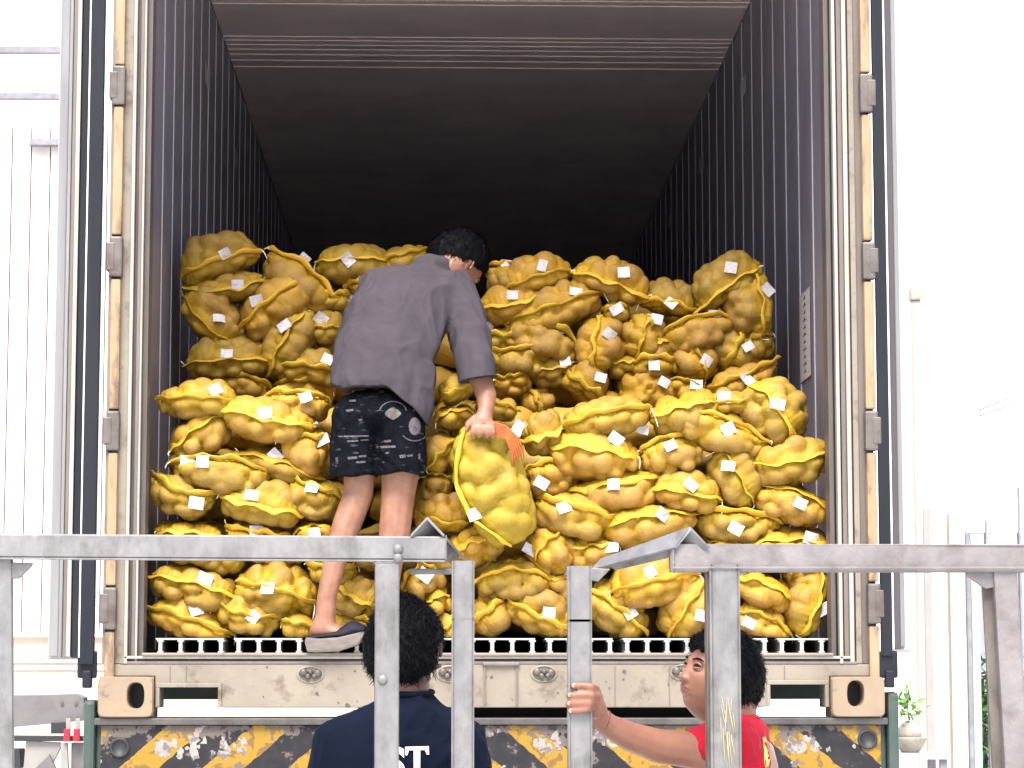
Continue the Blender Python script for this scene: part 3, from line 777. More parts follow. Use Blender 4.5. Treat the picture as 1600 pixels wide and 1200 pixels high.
def make_sack(A, Mm, B, up, dn, tags, seed, Y, deep=None, bright=False, hang=False, knot=False):
    """A, B ends and Mm middle of the stitched hem, up/dn how far the bag reaches each side of it (photo pixels); Y depth of its front."""
    r = np.random.default_rng(seed)
    a3, m3, b3 = P(*A, Y), P(*Mm, Y), P(*B, Y)
    sc = (Y - CAM.y) / F_PX * 1.0
    ux = (b3 - a3); L = ux.length; ux = ux / L
    uy = Vector((0, 1, 0)); uz = ux.cross(uy); uz.normalize()
    if uz.dot(Vector((-ux.z, 0, ux.x))) < 0: uz = -uz
    up_, dn_ = up * sc * 1.09, dn * sc * 1.13
    if hang: up_, dn_ = up * sc, dn * sc
    # middle hem bulge
    hm = (m3 - a3).dot(uz)
    b = (up_ + dn_) / 2
    a = L / 2 * (1.0 if hang else .985)
    mid = (a3 + b3) / 2
    off = (up_ - dn_) / 2 + hm * .35
    if hang: off = (up_ - dn_) / 2
    ctr = mid + uz * off
    c = deep or min(.15, max(b * 1.15, .085))
    ctr.y = Y + c
    hemv = lambda s: hm * (1 - s * s) * 1.0 - off
    nu, nv = 60, 46
    s = np.cos(np.linspace(math.pi, 0, nu)); s = np.sign(s) * np.abs(s) ** .9
    th = np.linspace(0, 2 * math.pi, nv, endpoint=False)
    Sg, T = np.meshgrid(s, th, indexing='ij')
    q = 2.25 if not hang else 3.0
    rad = np.clip(1 - np.abs(Sg) ** q, 0, 1) ** .5
    end = np.abs(Sg) ** 5
    vc = end * (-off) * .85
    X = a * Sg
    cs, sn = np.cos(T), np.sin(T)
    e = .86
    W_ = -c * rad * np.sign(cs) * np.abs(cs) ** e
    Vv = vc + b * rad * np.sign(sn) * np.abs(sn) ** e
    P0 = np.stack([X, W_, Vv], -1).reshape(-1, 3)
    # potatoes pressed against the net
    ns = int(np.clip(L * b * 9000 ** 1 / 1.0 / 1.0, 30, 150)) if False else 110
    Rp = .035 * r.uniform(.92, 1.08)
    seeds = []
    cand = P0[r.permutation(len(P0))]
    for p in cand:
        if all((p - s2) @ (p - s2) > (Rp * 1.42) ** 2 for s2 in seeds): seeds.append(p)
        if len(seeds) > 140: break
    seeds = np.array(seeds)
    rs = Rp * r.uniform(.8, 1.25, len(seeds))
    jit = r.normal(size=(len(seeds), 3)) * .006
    seeds = seeds + jit
    amp = r.uniform(.75, 1.2, len(seeds))
    el_ = r.normal(size=(len(seeds), 3)); el_ /= np.linalg.norm(el_, axis=1)[:, None]
    dv = P0[:, None, :] - seeds[None]
    along = np.einsum('ijk,jk->ij', dv, el_)
    d2 = (dv ** 2).sum(-1) - .28 * along ** 2
    h = np.sqrt(np.clip(1 - d2 / (rs ** 2)[None] * .8, 0, 1)) * amp[None]
    k_ = 14
    lump = np.log(np.exp(k_ * h).mean(1) + 1e-9) / k_ + .30
    lump = h.max(1)
    # hem tension: lumps fade near the hem, pleats run to it
    sv = P0[:, 0] / a; vv = P0[:, 2]
    hv = hemv(sv)
    front = (P0[:, 1] < .02 * c)
    near = np.exp(-((vv - hv) / (.022)) ** 2) * front
    drape = np.exp(-((vv - hv - .02) / .038) ** 2) * front * (vv > hv - .01)
    lump = lump * (1 - (.35 if not bright else 0) * drape)
    lump = lump * (1 - .55 * near) * (1 - .5 * np.abs(sv) ** 6)
    nrm = P0.copy(); nrm[:, 0] *= .35 * (b / a); nrm[:, 1] *= b / c
    nrm[:, 2] -= vc.reshape(-1)
    nrm /= np.linalg.norm(nrm, axis=1)[:, None] + 1e-6
    pleat = np.sin(sv * r.uniform(38, 55) + vv * 20 + r.uniform(0, 6)) * .0022 * np.exp(-np.abs(vv - hv) / .03)
    droop = wob(P0 * np.array([1, 1, 1]), seed, 14) * .011
    cor = np.exp(-(1 - np.abs(sv)) / .16)
    pleat = pleat + np.sin(np.arctan2(vv - hv, (1 - np.abs(sv)) * a + .02) * 11 + r.uniform(0, 6)) * .0045 * cor * (np.abs(sv) < .97)
    amp_l = .038 if not bright else .036
    if knot:
        ang = np.arctan2(P0[:, 2], P0[:, 0]); rr_ = np.hypot(P0[:, 2], P0[:, 0])
        pk = np.exp(-rr_ / .035) * (P0[:, 1] < 0)
        lump *= (1 - .8 * np.exp(-rr_ / .04) * (P0[:, 1] < 0))
        pleat = pleat * 0 + np.sin(ang * 17) * .004 * np.exp(-rr_ / .05) * (rr_ > .008) + .014 * np.exp(-((rr_ - .017) / .007) ** 2) * (P0[:, 1] < 0) - .02 * np.exp(-(rr_ / .009) ** 2) * (P0[:, 1] < 0)
    disp = (lump - .55) * amp_l + pleat + droop + .010 * near * (0 if knot else 1)
    Pd = P0 + nrm * disp[:, None]
    # the underside settles a little flat
    lowf = np.clip((-(Pd[:, 2]) - b * .75) / b, 0, 1)
    Pd[:, 2] += lowf * b * .35
    M3 = np.array([[ux.x, 0, uz.x], [0, 1, 0], [ux.z, 0, uz.z]])
    def world(p): return p @ M3.T
    bag = bpy.data.objects.new('potato_sack', None); bag.location = ctr; link(bag)
    def part(name, V, Fc, m, smooth=True, lumpv=None):
        me = bpy.data.meshes.new(name)
        me.vertices.add(len(V)); me.vertices.foreach_set('co', np.asarray(V, dtype=np.float32).ravel())
        fa = np.array([f if len(f) == 4 else f for f in Fc], dtype=np.int32)
        me.loops.add(fa.size); me.loops.foreach_set('vertex_index', fa.ravel())
        me.polygons.add(len(fa)); me.polygons.foreach_set('loop_start', np.arange(0, fa.size, 4, dtype=np.int32))
        me.polygons.foreach_set('loop_total', np.full(len(fa), 4, dtype=np.int32))
        me.update(calc_edges=True); me.validate()
        if lumpv is not None:
            at = me.attributes.new('lump', 'FLOAT', 'POINT'); at.data.foreach_set('value', np.asarray(lumpv, dtype=np.float32))
        me.materials.append(m)
        if smooth: me.shade_smooth()
        o = bpy.data.objects.new(name, me); link(o, bag)
        return o
    WP = world(Pd)
    if Y < .6: WP[:, 2] = np.maximum(WP[:, 2], ZF + .003 - ctr.z)
    part('net_bag', WP, grid_faces(nu, nv), M['sack_bright'] if bright else M['sack'], True, lump * (1 - .9 * np.exp(-np.abs(vv - hv + .004) / .026) * front))
    def front_w(sv_, v_):
        """front surface depth at local s, v"""
        d2_ = ((Pd[:, 0] - a * sv_) ** 2 + (Pd[:, 2] - v_) ** 2) + (Pd[:, 1] > .3 * c) * 9
        i = np.argsort(d2_)[:4]
        return Pd[i, 1].min()
    # hem: a folded band of net that stands off the bag and flops over
    if not knot:
        n = 54
        ss = np.linspace(-1.03, 1.03, n)
        flop = r.choice([-1, 1], p=[.35, .65]) * r.uniform(.35, 1)
        ring = []
        ph = r.uniform(0, 6.28, 4)
        ribv = []
        w_last = None
        wid = r.uniform(.011, .0175)
        for i, s_ in enumerate(ss):
            v_ = hemv(np.clip(s_, -1, 1)) + .0035 * math.sin(s_ * 9 + ph[0]) + .0007 * math.sin(s_ * 23 + ph[1])
            sc_ = min(abs(s_), .97)
            radl = (1 - sc_ ** q) ** .5
            vcc = (sc_ ** 5) * (-off) * .85
            vr = np.clip((v_ - vcc) / (b * radl + 1e-4), -.97, .97)
            if abs(s_) < .9: w_ = front_w(s_, v_)
            else: w_ = -c * radl * (1 - abs(vr) ** 2.2) ** .45 * .9
            ribv.append((a * s_, w_, v_))
        ribv = np.array(ribv)
        wm = ribv[:, 1].copy()
        for i in range(len(wm)): wm[i] = ribv[max(0, i - 3):i + 4, 1].min()
        ribv[:, 1] = np.where(np.abs(ss) < .85, wm, ribv[:, 1])
        for _ in range(8):
            ribv[1:-1, 1] = (ribv[:-2, 1] + ribv[1:-1, 1] + ribv[2:, 1]) / 3
        for i, s_ in enumerate(ss):
            tp_ = min(1, (1.03 - abs(s_)) / .12 + .30)
            wd = wid * tp_ * (1 + .15 * math.sin(s_ * 13 + ph[2]))
            fl = flop * (1 + .3 * math.sin(s_ * 7 + ph[3]))
            x, w_, v_ = ribv[i]
            out = .011 * tp_
            t_ = .0022
            ru = .0012 * math.sin(s_ * 60 + ph[1])
            pts = [(x, w_ + .006, v_ - t_), (x, w_ - out * .7, v_ - t_ + fl * wd * .2), (x, w_ - out - t_ + ru, v_ + fl * wd * .9),
                   (x, w_ - out - .002, v_ + fl * wd * 1.25), (x, w_ - out * .9 + t_ * 1.2, v_ + fl * wd * .9 + .001), (x, w_ - out * .3, v_ + t_ + fl * wd * .25), (x, w_ + .006, v_ + t_ + .001)]
            ring.append(pts)
        V = np.array(ring).reshape(-1, 3)
        part('hem', world(V), grid_faces(n, 7), M['seam'])
        # white draw string ends at the corners
        for e_ in (-1, 1):
            if r.random() < .62:
                x, w_, v_ = ribv[0 if e_ < 0 else -1]
                pts = [Vector((x - e_ * .012, w_ - .008, v_ + .003))]
                dx, dz = e_ * .004, r.uniform(-.004, .004)
                for k in range(6):
                    pts.append(pts[-1] + Vector((dx, -.001, dz)))
                    dz += r.uniform(-.004, .001); dx *= .75
                V, Fc = tube_pts([Vector(world(np.array(p)[None])[0]) for p in pts], .0017, 5)
                me = bpy.data.meshes.new('draw_string'); me.from_pydata([tuple(v) for v in V], [], Fc); me.materials.append(M['string']); me.shade_smooth()
                link(bpy.data.objects.new('draw_string', me), bag)
    for (tx, ty, tr) in tags:
        t3 = P(tx, ty, Y) - mid
        x_, v_ = t3.dot(ux), t3.dot(uz) - off
        w_ = front_w(np.clip(x_ / a, -.93, .93), v_) - .013
        n = 4; hw, hh = .0215 * r.uniform(.9, 1.12), .0175 * r.uniform(.9, 1.15)
        G = np.array([[(i / n - .5) * 2, (k / n - .5) * 2] for i in range(n + 1) for k in range(n + 1)])
        cu = r.uniform(-.004, .006)
        loc = np.stack([G[:, 0] * hw, -cu * G[:, 0] ** 2 + r.uniform(-.002, .002) * G[:, 1], G[:, 1] * hh], -1)
        E = Euler((r.uniform(-.45, .25), 0, r.uniform(-.35, .35))).to_matrix()
        E2 = Euler((0, -R(tr), 0)).to_matrix()
        loc = loc @ np.array(E2 @ E).T
        base = Vector((x_, w_, v_))
        wl = np.array(world(np.array(base)[None])[0])
        V = loc + wl
        th_ = np.array([0, .0006, 0])
        V2 = np.concatenate([V, V + th_])
        m_ = (n + 1) ** 2
        Fc = []
        for i in range(n):
            for k in range(n):
                q0 = i * (n + 1) + k
                Fc.append((q0, q0 + 1, q0 + n + 2, q0 + n + 1)); Fc.append((m_ + q0, m_ + q0 + n + 1, m_ + q0 + n + 2, m_ + q0 + 1))
        part('paper_tag', V2, Fc, M['paper'], False)
    return bag

FT, RTY = .150, 1.02      # depth of the front and of the rear stack
# row key, A, M, B, up, dn, tags, depth shift
T = [
 ('R7', (280,430),(338,408),(410,388),44,20,[(352,396,28)],0), ('R6', (281,442),(340,450),(415,430),16,24,[(371,445,4)],.02),
 ('R5', (279,449),(311,500),(371,541),46,26,[(343,497,-4)],.0), ('R6', (369,515),(412,478),(474,436),30,38,[(401,469,14)],-.01),
 ('R7', (414,385),(475,415),(527,476),14,44,[(474,403,-40)],.03), ('R7', (490,406),(548,402),(610,402),24,30,[(544,407,-50)],.05),
 ('R7', (590,404),(630,398),(668,384),14,30,[],.07),
 ('R6', (535,446),(565,437),(600,418),14,22,[],.05), ('R6', (483,462),(512,463),(547,456),8,18,[(549,466,70)],.05),
 ('R5', (475,510),(506,512),(542,508),30,25,[(501,497,-35)],.02), ('R4', (415,586),(440,530),(477,480),32,34,[(444,509,35)],.0),
 ('R3', (282,568),(345,561),(428,560),34,26,[(355,553,0)],-.01), ('R3', (427,573),(478,574),(530,584),34,24,[(512,561,-25)],.01),
 ('R2', (335,592),(385,590),(425,607),16,22,[],.03), ('R2', (425,600),(470,596),(520,604),16,24,[],.05),
 ('F9', (238,622),(298,621),(372,626),26,26,[(337,609,30)],0), ('F9', (411,615),(455,613),(517,625),12,28,[(478,622,20)],.03),
 ('F8', (340,629),(405,648),(492,662),24,36,[(414,646,5)],-.02), ('F7', (432,676),(472,682),(517,687),16,52,[(503,687,25)],0),
 ('F7', (260,706),(293,676),(352,640),26,40,[],.0), ('F6', (258,722),(330,714),(420,738),16,40,[(291,718,2),(317,721,-2)],-.02),
 ('F6', (366,702),(430,714),(506,746),14,26,[(430,711,-45)],.02), ('F5', (232,734),(280,770),(345,770),18,46,[(307,786,-8)],-.01),
 ('F5', (340,770),(412,790),(477,800),30,30,[(394,774,-8)],-.02), ('F5', (452,746),(492,762),(538,778),10,42,[(487,762,-8)],0),
 ('F4', (240,830),(290,828),(350,838),14,42,[],.01), ('F4', (348,822),(395,832),(452,838),10,28,[(401,829,0)],.02),
 ('F4', (452,836),(482,818),(522,826),10,30,[(492,834,10)],0),
 ('F3', (298,860),(335,862),(378,868),12,24,[],.04), ('F3', (378,862),(420,866),(478,868),10,22,[],.05),
 ('F2', (229,898),(295,906),(371,934),28,34,[(320,904,-20)],-.01), ('F2', (364,909),(420,920),(492,944),38,38,[(419,919,-2)],-.02),
 ('F1', (222,948),(298,970),(366,996),32,28,[(306,952,18)],0), ('F1', (332,938),(380,962),(440,962),20,36,[(396,964,50)],-.01),
 ('F1', (434,966),(462,976),(500,976),12,24,[],.0), ('F2', (526,910),(553,930),(590,948),28,36,[],0),
 ('F3', (475,882),(510,888),(560,886),12,28,[],.02), ('F1', (518,956),(552,964),(592,982),10,32,[],.03), ('F3', (545,850),(580,856),(615,862),26,30,[],.04),
 # between the man and the held sack
 ('R2', (688,624),(714,612),(745,596),22,10,[],-.85), ('F8', (680,653),(706,638),(748,645),14,20,[],.03), ('F7', (667,735),(688,712),(714,682),28,20,[],.03),
 ('F6', (655,742),(680,741),(712,748),12,38,[],.05), ('F4', (648,800),(692,818),(745,814),32,18,[],.03), ('F4', (703,864),(732,842),(784,832),24,34,[],-.02),
 ('F4', (786,832),(812,824),(836,812),30,18,[],.0), ('F8', (740,628),(775,630),(815,640),18,20,[],.06), ('F6', (640,700),(668,708),(700,722),26,30,[],.09), ('F3', (620,850),(655,856),(700,862),30,28,[],.08),
 # centre, low
 ('F2', (628,922),(640,897),(684,886),8,34,[(664,899,-35)],0), ('F2', (662,946),(680,932),(702,928),14,26,[],-.02), ('F1', (682,996),(704,978),(742,962),24,22,[],.0),
 ('F2', (736,914),(790,891),(864,908),26,36,[],-.03), ('F2', (838,906),(878,900),(912,912),14,34,[(882,893,-30)],.02),
 ('F1', (732,974),(766,956),(792,931),22,36,[],0), ('F1', (788,932),(825,958),(897,985),34,24,[(857,957,-4)],-.02),
 ('F3', (640,872),(690,868),(740,872),18,22,[],.05), ('F3', (776,882),(802,874),(834,872),10,18,[],.04),
 ('F1', (921,920),(965,950),(1014,994),38,36,[(985,957,30)],0), ('F2', (955,926),(1012,912),(1098,894),40,34,[(1015,893,-60)],-.03),
 ('F1', (1046,998),(1066,962),(1112,902),32,36,[(1095,962,-12)],-.01), ('F2', (1150,898),(1192,906),(1244,938),18,30,[(1160,893,5)],-.01),
 ('F1', (1148,956),(1196,964),(1243,998),26,24,[(1170,973,-25)],0), ('F1', (1250,994),(1276,945),(1286,884),34,22,[(1287,952,30)],.0),
 ('F2', (1228,892),(1246,888),(1268,886),10,28,[],.05), ('F3', (1085,868),(1150,866),(1235,872),10,22,[],.03),
 # front stack right
 ('F8', (879,666),(952,643),(1022,635),28,28,[],-.02), ('F8', (814,684),(848,678),(884,664),32,28,[(811,666,58)],0),
 ('F7', (860,692),(925,698),(1002,714),22,42,[(963,685,-35)],-.02), ('F8', (1016,648),(1062,634),(1122,622),14,36,[(1006,668,-15)],.01),
 ('F8', (1062,638),(1136,654),(1208,691),14,38,[(1138,670,25)],-.02), ('F8', (1180,592),(1222,640),(1252,692),46,50,[(1214,632,-12)],.01),
 ('F9', (1098,622),(1145,629),(1186,620),16,22,[(1132,620,-5)],.04), ('F7', (1000,706),(1045,682),(1108,692),14,46,[(1047,696,25)],0),
 ('F7', (1171,722),(1235,722),(1306,696),28,40,[],-.01), ('F6', (1130,698),(1156,745),(1183,790),34,36,[(1137,728,-6)],.0),
 ('F6', (1175,758),(1238,762),(1304,800),18,40,[(1250,787,-25)],0), ('F5', (1012,757),(1070,766),(1133,779),30,30,[(1079,757,-42)],-.02),
 ('F5', (885,762),(950,752),(1037,736),10,46,[(957,757,4)],0), ('F6', (819,738),(850,723),(902,728),12,44,[(846,755,-30)],.01),
 ('F5', (840,778),(892,792),(966,812),20,42,[(881,793,18)],-.02), ('F4', (942,822),(1012,804),(1100,800),18,36,[(1034,804,-38)],-.01),
 ('F4', (1084,802),(1158,800),(1226,816),12,36,[(1149,826,-30)],.01), ('F4', (1162,852),(1232,840),(1305,850),18,36,[(1268,841,-15)],.0),
 ('F3', (1100,850),(1138,842),(1170,852),10,26,[],.04), ('F3', (833,882),(850,852),(884,830),28,42,[(828,858,-30)],-.01),
 ('F3', (882,856),(922,850),(970,848),18,36,[(956,855,5)],0), ('F3', (970,870),(1020,862),(1080,866),18,24,[],.05),
 # rear stack right
 ('R7', (756,414),(792,408),(830,414),8,40,[(792,409,-5)],.03), ('R7', (785,453),(842,432),(895,418),30,16,[(847,416,75)],0),
 ('R6', (750,474),(802,474),(852,452),24,34,[(800,462,0)],.01), ('R7', (896,418),(962,440),(1018,462),36,24,[(974,426,4)],-.01),
 ('R6', (795,500),(868,478),(944,450),32,30,[(900,455,-6)],-.01), ('R5', (789,504),(858,506),(912,545),10,38,[(875,510,-15)],0),
 ('R4', (930,583),(931,538),(944,488),30,38,[(952,523,-35)],-.01), ('R4', (992,562),(1004,522),(1013,486),34,32,[(1026,498,-15)],0),
 ('R5', (938,482),(958,484),(988,474),14,22,[(963,484,30)],.03), ('R3', (765,550),(815,546),(858,540),10,36,[],0),
 ('R4', (755,522),(788,526),(834,532),14,20,[(762,505,-20)],.02), ('R2', (772,590),(797,590),(828,582),12,26,[],.01),
 ('R3', (826,572),(862,574),(904,560),18,32,[(883,565,10)],.02), ('R2', (880,580),(908,602),(946,624),34,18,[(938,590,-15)],-.01),
 ('R3', (948,562),(975,563),(1004,560),10,26,[],.01), ('R3', (984,568),(1020,561),(1062,567),14,20,[(1022,571,0)],-.01),
 ('R2', (1040,592),(1075,596),(1108,612),12,30,[(1088,601,-5)],.01),
 ('R2', (826,602),(836,626),(848,652),28,18,[(855,620,-4)],.03), ('R1', (770,640),(795,646),(830,650),16,14,[],.0),
 ('R7', (1088,486),(1134,447),(1192,411),42,20,[(1141,419,-10)],-.01), ('R7', (1000,468),(1038,472),(1092,487),42,10,[(1048,474,-40)],.03),
 ('R6', (1194,527),(1196,478),(1180,414),46,20,[(1200,452,-45)],-.02), ('R5', (1034,522),(1098,494),(1160,498),12,36,[(1117,490,-5)],-.01),
 ('R4', (1003,546),(1026,534),(1052,527),12,28,[],.02), ('R3', (1072,530),(1096,562),(1104,596),34,36,[(1104,564,-30)],0),
 ('R4', (1136,577),(1154,545),(1172,510),34,38,[(1168,542,30)],.01), ('R2', (1108,608),(1162,590),(1224,556),20,26,[(1167,593,-50)],-.01),
 ('R5', (1156,540),(1180,530),(1212,520),18,30,[],.04), ('R1', (900,622),(950,628),(1010,632),14,16,[],.04),
 ('R1', (1100,630),(1150,634),(1200,640),16,16,[],.02),
]
NAMES = {'F1': 'the lowest layer on the floor slats', 'F2': 'the second layer from the floor', 'F3': 'the third layer from the floor', 'F4': 'the fourth layer from the floor', 'F5': 'the fifth layer from the floor',
         'F6': 'the sixth layer from the floor', 'F7': 'the seventh layer from the floor', 'F8': 'the eighth layer from the floor', 'F9': 'the crest of the front stack',
         'R1': 'the lowest rear-stack layer', 'R2': 'the second rear-stack layer', 'R3': 'the third rear-stack layer', 'R4': 'the fourth rear-stack layer', 'R5': 'the fifth rear-stack layer',
         'R6': 'the rear stack just under its top', 'R7': 'the top row of the rear stack'}
ORD = ['first', 'second', 'third', 'fourth', 'fifth', 'sixth', 'seventh', 'eighth', 'ninth', 'tenth', 'eleventh', 'twelfth']
rows = {}
for t in T: rows.setdefault(t[0], []).append(t)
lab = {}
for k, lst in rows.items():
    lst.sort(key=lambda t: (t[1][0] + t[3][0]))
    n = len(lst)
    for i, t in enumerate(lst):
        side, j = ('left', i) if i < (n + 1) // 2 else ('right', n - 1 - i)
        ang = abs(math.degrees(math.atan2(-(t[3][1] - t[1][1]), t[3][0] - t[1][0])))
        how = 'upright' if ang > 48 else ('sloping' if ang > 17 else 'level')
        tg = ['untagged', 'tagged', 'double-tagged'][len(t[6])]
        lab[id(t)] = f'{how} {tg} sack, {ORD[j]} from the {side} in {NAMES[k]}'
for i, t in enumerate(T):
    front = t[0][0] == 'F'
    Yb = (FT if front else RTY) + t[7]
    kw = {}
    o = make_sack(t[1], t[2], t[3], t[4], t[5], t[6], 100 + i, Yb, **kw)
    tag(o, lab[id(t)], 'potato sack', 'stacked yellow net sacks of potatoes')
o = make_sack((966, 606), (1015, 614), (1064, 606), 32, 24, [(1038, 597, -28)], 77, RTY - .01, knot=True)
tag(o, 'sack facing out with its gathered round knot, beneath the small level sacks', 'potato sack', 'stacked yellow net sacks of potatoes')
held = make_sack((800, 850), (712, 742), (736, 658), 46, 58, [(741, 803, 20), (811, 664, 60)], 55, .005, deep=.075, bright=True, hang=True)
tag(held, 'bright yellow sack with orange mouth held up by the stooping man', 'potato sack')
# orange gathered mouth of the held sack
def world_part(name, V, Fc, m, parent, smooth=True):
    me = bpy.data.meshes.new(name); me.from_pydata([tuple(Vector(v) - Vector(parent.location)) for v in V], [], Fc); me.materials.append(m)
    if smooth: me.shade_smooth()
    o = bpy.data.objects.new(name, me); link(o, parent); return o
parts = []
for k in range(6):
    pts = [P(742 + k * 3, 664 - k * 1, -.005 - .004 * k), P(765, 659 + k * 3.2, -.012), P(790, 666 + k * 3.4, -.014), P(810 - k * 2, 686 + k * 4, -.008), P(816 - k * 3, 700 + k * 4, .0), P(819 - k * 4, 716 + k * 3, .01)]
    parts.append(tube_pts(pts, [.002, .0035, .005, .0045, .003, .0015], 8))
V, Fc = join_vf(parts)
world_part('orange_mouth', V, Fc, M['seam_red'], held)

# the rest of the load behind what can be seen: one mass of sacks
def far_sacks():
    rr = random.Random(12); V, Fc = [], []
    nu, nv = 12, 10
    s = np.cos(np.linspace(math.pi, 0, nu)); th = np.linspace(0, 2 * math.pi, nv, endpoint=False)
    Sg, Tt = np.meshgrid(s, th, indexing='ij'); rad = np.clip(1 - np.abs(Sg) ** 2.8, 0, 1) ** .5
    base = np.stack([.15 * Sg, -.12 * rad * np.cos(Tt), .075 * rad * np.sin(Tt)], -1).reshape(-1, 3)
    allV, k = [], 0
    def put(x, y, z, a):
        nonlocal k
        q = base * np.array([rr.uniform(.9, 1.05), 1, rr.uniform(.85, 1.05)])
        q = q + (wob(q, rr.randint(0, 99999), 60) * .008)[:, None] * np.sign(q)
        c, s_ = math.cos(a), math.sin(a)
        q = np.stack([q[:, 0] * c - q[:, 2] * s_, q[:, 1], q[:, 0] * s_ + q[:, 2] * c], -1) + np.array([x, y, z])
        allV.append(q); Fc.extend(grid_faces(nu, nv, True, k)); k += len(q)
    z = 1.665
    lay = 0
    while z < 2.30:
        for yy in (.52, .78):
            x = -.92 + (.12 if lay % 2 else 0)
            while x < .95: put(x, yy, z, rr.uniform(-.2, .2)); x += .27
        z += .125; lay += 1
    z = 1.665; lay = 0
    while z < 2.84:
        for yy in (1.42, 1.7):
            x = -.88 + (.12 if lay % 2 else 0)
            while x < .9: put(x, yy, z, rr.uniform(-.2, .2)); x += .27
        z += .125; lay += 1
    z = 1.665; lay = 0
    while z < 2.25:      # foot of the rear stack, behind the front stack
        x = -.95
        while x < .95: put(x, 1.12, z, rr.uniform(-.15, .15)); x += .27
        z += .125
    me_v = np.concatenate(allV)
    return me_v, Fc
V, Fc = far_sacks()
o = mesh_obj('packed_sacks', V, Fc, M['sack'], None, True)
at = o.data.attributes.new('lump', 'FLOAT', 'POINT'); at.data.foreach_set('value', np.full(len(V), .5, dtype=np.float32))
tag(o, 'more yellow potato sacks packed behind the visible ones', 'potato sacks', kind='stuff')

# ------------------------------------------------------------------ steel railings
YR = -2.7
sR = F_PX / (YR - CAM.y)
def RP(px, py, dy=0): return P(px, py, YR + dy)
def v_bar(name, near, far, m, parent):
    """bent steel strip, roof shaped in section"""
    V = [P(x, y, Y) for x, y, Y in near + far]
    bm = bmesh.new(); vs = [bm.verts.new(v) for v in V]
    bm.faces.new((vs[0], vs[1], vs[4], vs[3])); bm.faces.new((vs[1], vs[2], vs[5], vs[4]))
    bmesh.ops.recalc_face_normals(bm, faces=bm.faces)
    bmesh.ops.solidify(bm, geom=bm.faces[:], thickness=.005)
    o = bm_obj(name, bm, m, parent)
    a = [P(near[0][0] + 5, near[0][1] + 1, near[0][2] + .035), P(near[1][0], near[1][1] + 6, near[0][2] + .035), P(near[2][0] - 5, near[2][1] + 1, near[0][2] + .035)]
    mesh_obj('strip_end_shade', a, [(0, 1, 2)], M['black'], parent)  # black triangle stands in for the shade inside the bent strip
    return o
def railing(lab, rail, posts, name='steel_railing'):
    x0, x1, ya, yb, t_ = rail
    t = empty(name, (RP((x0 + x1) / 2, 900).x, YR, 0)); tag(t, lab, 'railing')
    beam('top_rail', RP(x0, ya + t_ / 2), RP(x1, yb + t_ / 2), t_ / sR, .05, t_m, t, .004)
    beam('rail_lip', RP(x0, ya + t_ - 1, -.027), RP(x1 - 2, yb + t_ - 1, -.027), .005, .004, t_m, t, .001)
    for (px, w_, ytop, px2) in posts:
        a = RP(px, ytop); b = RP(px2, 1200); b = a + (b - a) * (a.z / (a.z - b.z))
        beam('post', b, a, w_ / sR, .05, t_m, t, .005)
        box('foot_plate', (b.x - .06, YR - .06, 0), (b.x + .06, YR + .06, .008), M['galv'], t, .001)
    return t
t_m = M['galv']
rl = railing('galvanised railing whose end stands before the navy shirted person', (-120, 698, 833, 838, 40), [(605, 41, 879, 604), (-4, 20, 874, -2)])
# plates at its end
v_bar('bent_strip', [(643, 838, -2.73), (667, 812, -2.73), (692, 838, -2.73)], [(706, 882, -2.60), (718, 868, -2.60), (730, 882, -2.60)], M['galv'], rl)
beam('end_bracket', RP(640, 893, .035), RP(709, 893, .035), 20 / sR, .012, M['galv'], rl, .003)
prism('corner_gusset', [(RP(6, 878).x, RP(6, 878).z), (RP(52, 880).x, RP(52, 880).z), (RP(48, 886).x, RP(48, 886).z), (RP(30, 904).x, RP(30, 904).z), (RP(7, 906).x, RP(7, 906).z)], YR - .01, YR + .01, M['galv'], rl)
V, Fc = lathe_vf([(.011, 0), (.010, .004), (.006, .007), (0, .0075)], 16)
for px, py in ((622, 858), (622, 872), (598, 1062)):
    c = RP(px, py, -.0262)
    mesh_obj('bolt', [(c.x + q[0], c.y - q[2], c.z + q[1]) for q in V], Fc, M['galv'], rl, True)
t_m = M['galv_pink']
rr_ = railing('pinkish worn steel railing running off past the plant bench', (1050, 1720, 857, 857, 31), [])
a = RP(1130, 886); w_ = 40 / sR
beam('post', (a.x, YR, 0), a, w_, .05, M['galv'], rr_, .005)
beam('post_edge', (a.x - w_ / 2 - .004, YR + .01, 0), (a.x - w_ / 2 - .004, YR + .01, a.z), .008, .05, M['hinge'], rr_, .002)
a = RP(1568, 888); b = RP(1586, 1200); b = a + (b - a) * (a.z / (a.z - b.z))
beam('post', b, a, 27 / sR, .05, M['galv_pink'], rr_, .005)
beam('post_flange', b + Vector((-.0225, .012, 0)), a + Vector((-.0225, .012, -.012)), .009, .045, M['hinge'], rr_, .002)
v_bar('bent_strip', [(1056, 857, -2.73), (1080, 829, -2.73), (1108, 857, -2.73)], [(925, 892, -2.60), (940, 879, -2.60), (962, 891, -2.60)], M['galv'], rr_)
prism('corner_gusset', [(RP(1508, 890).x, RP(1508, 890).z), (RP(1553, 890).x, RP(1553, 890).z), (RP(1553, 918).x, RP(1553, 918).z), (RP(1540, 920).x, RP(1540, 920).z), (RP(1510, 900).x, RP(1510, 900).z)], YR - .01, YR + .01, M['galv_pink'], rr_)
beam('end_cap', RP(1046, 873), RP(1051, 873), 29 / sR, .048, M['galv'], rr_, .003)
rs = random.Random(3); parts = []
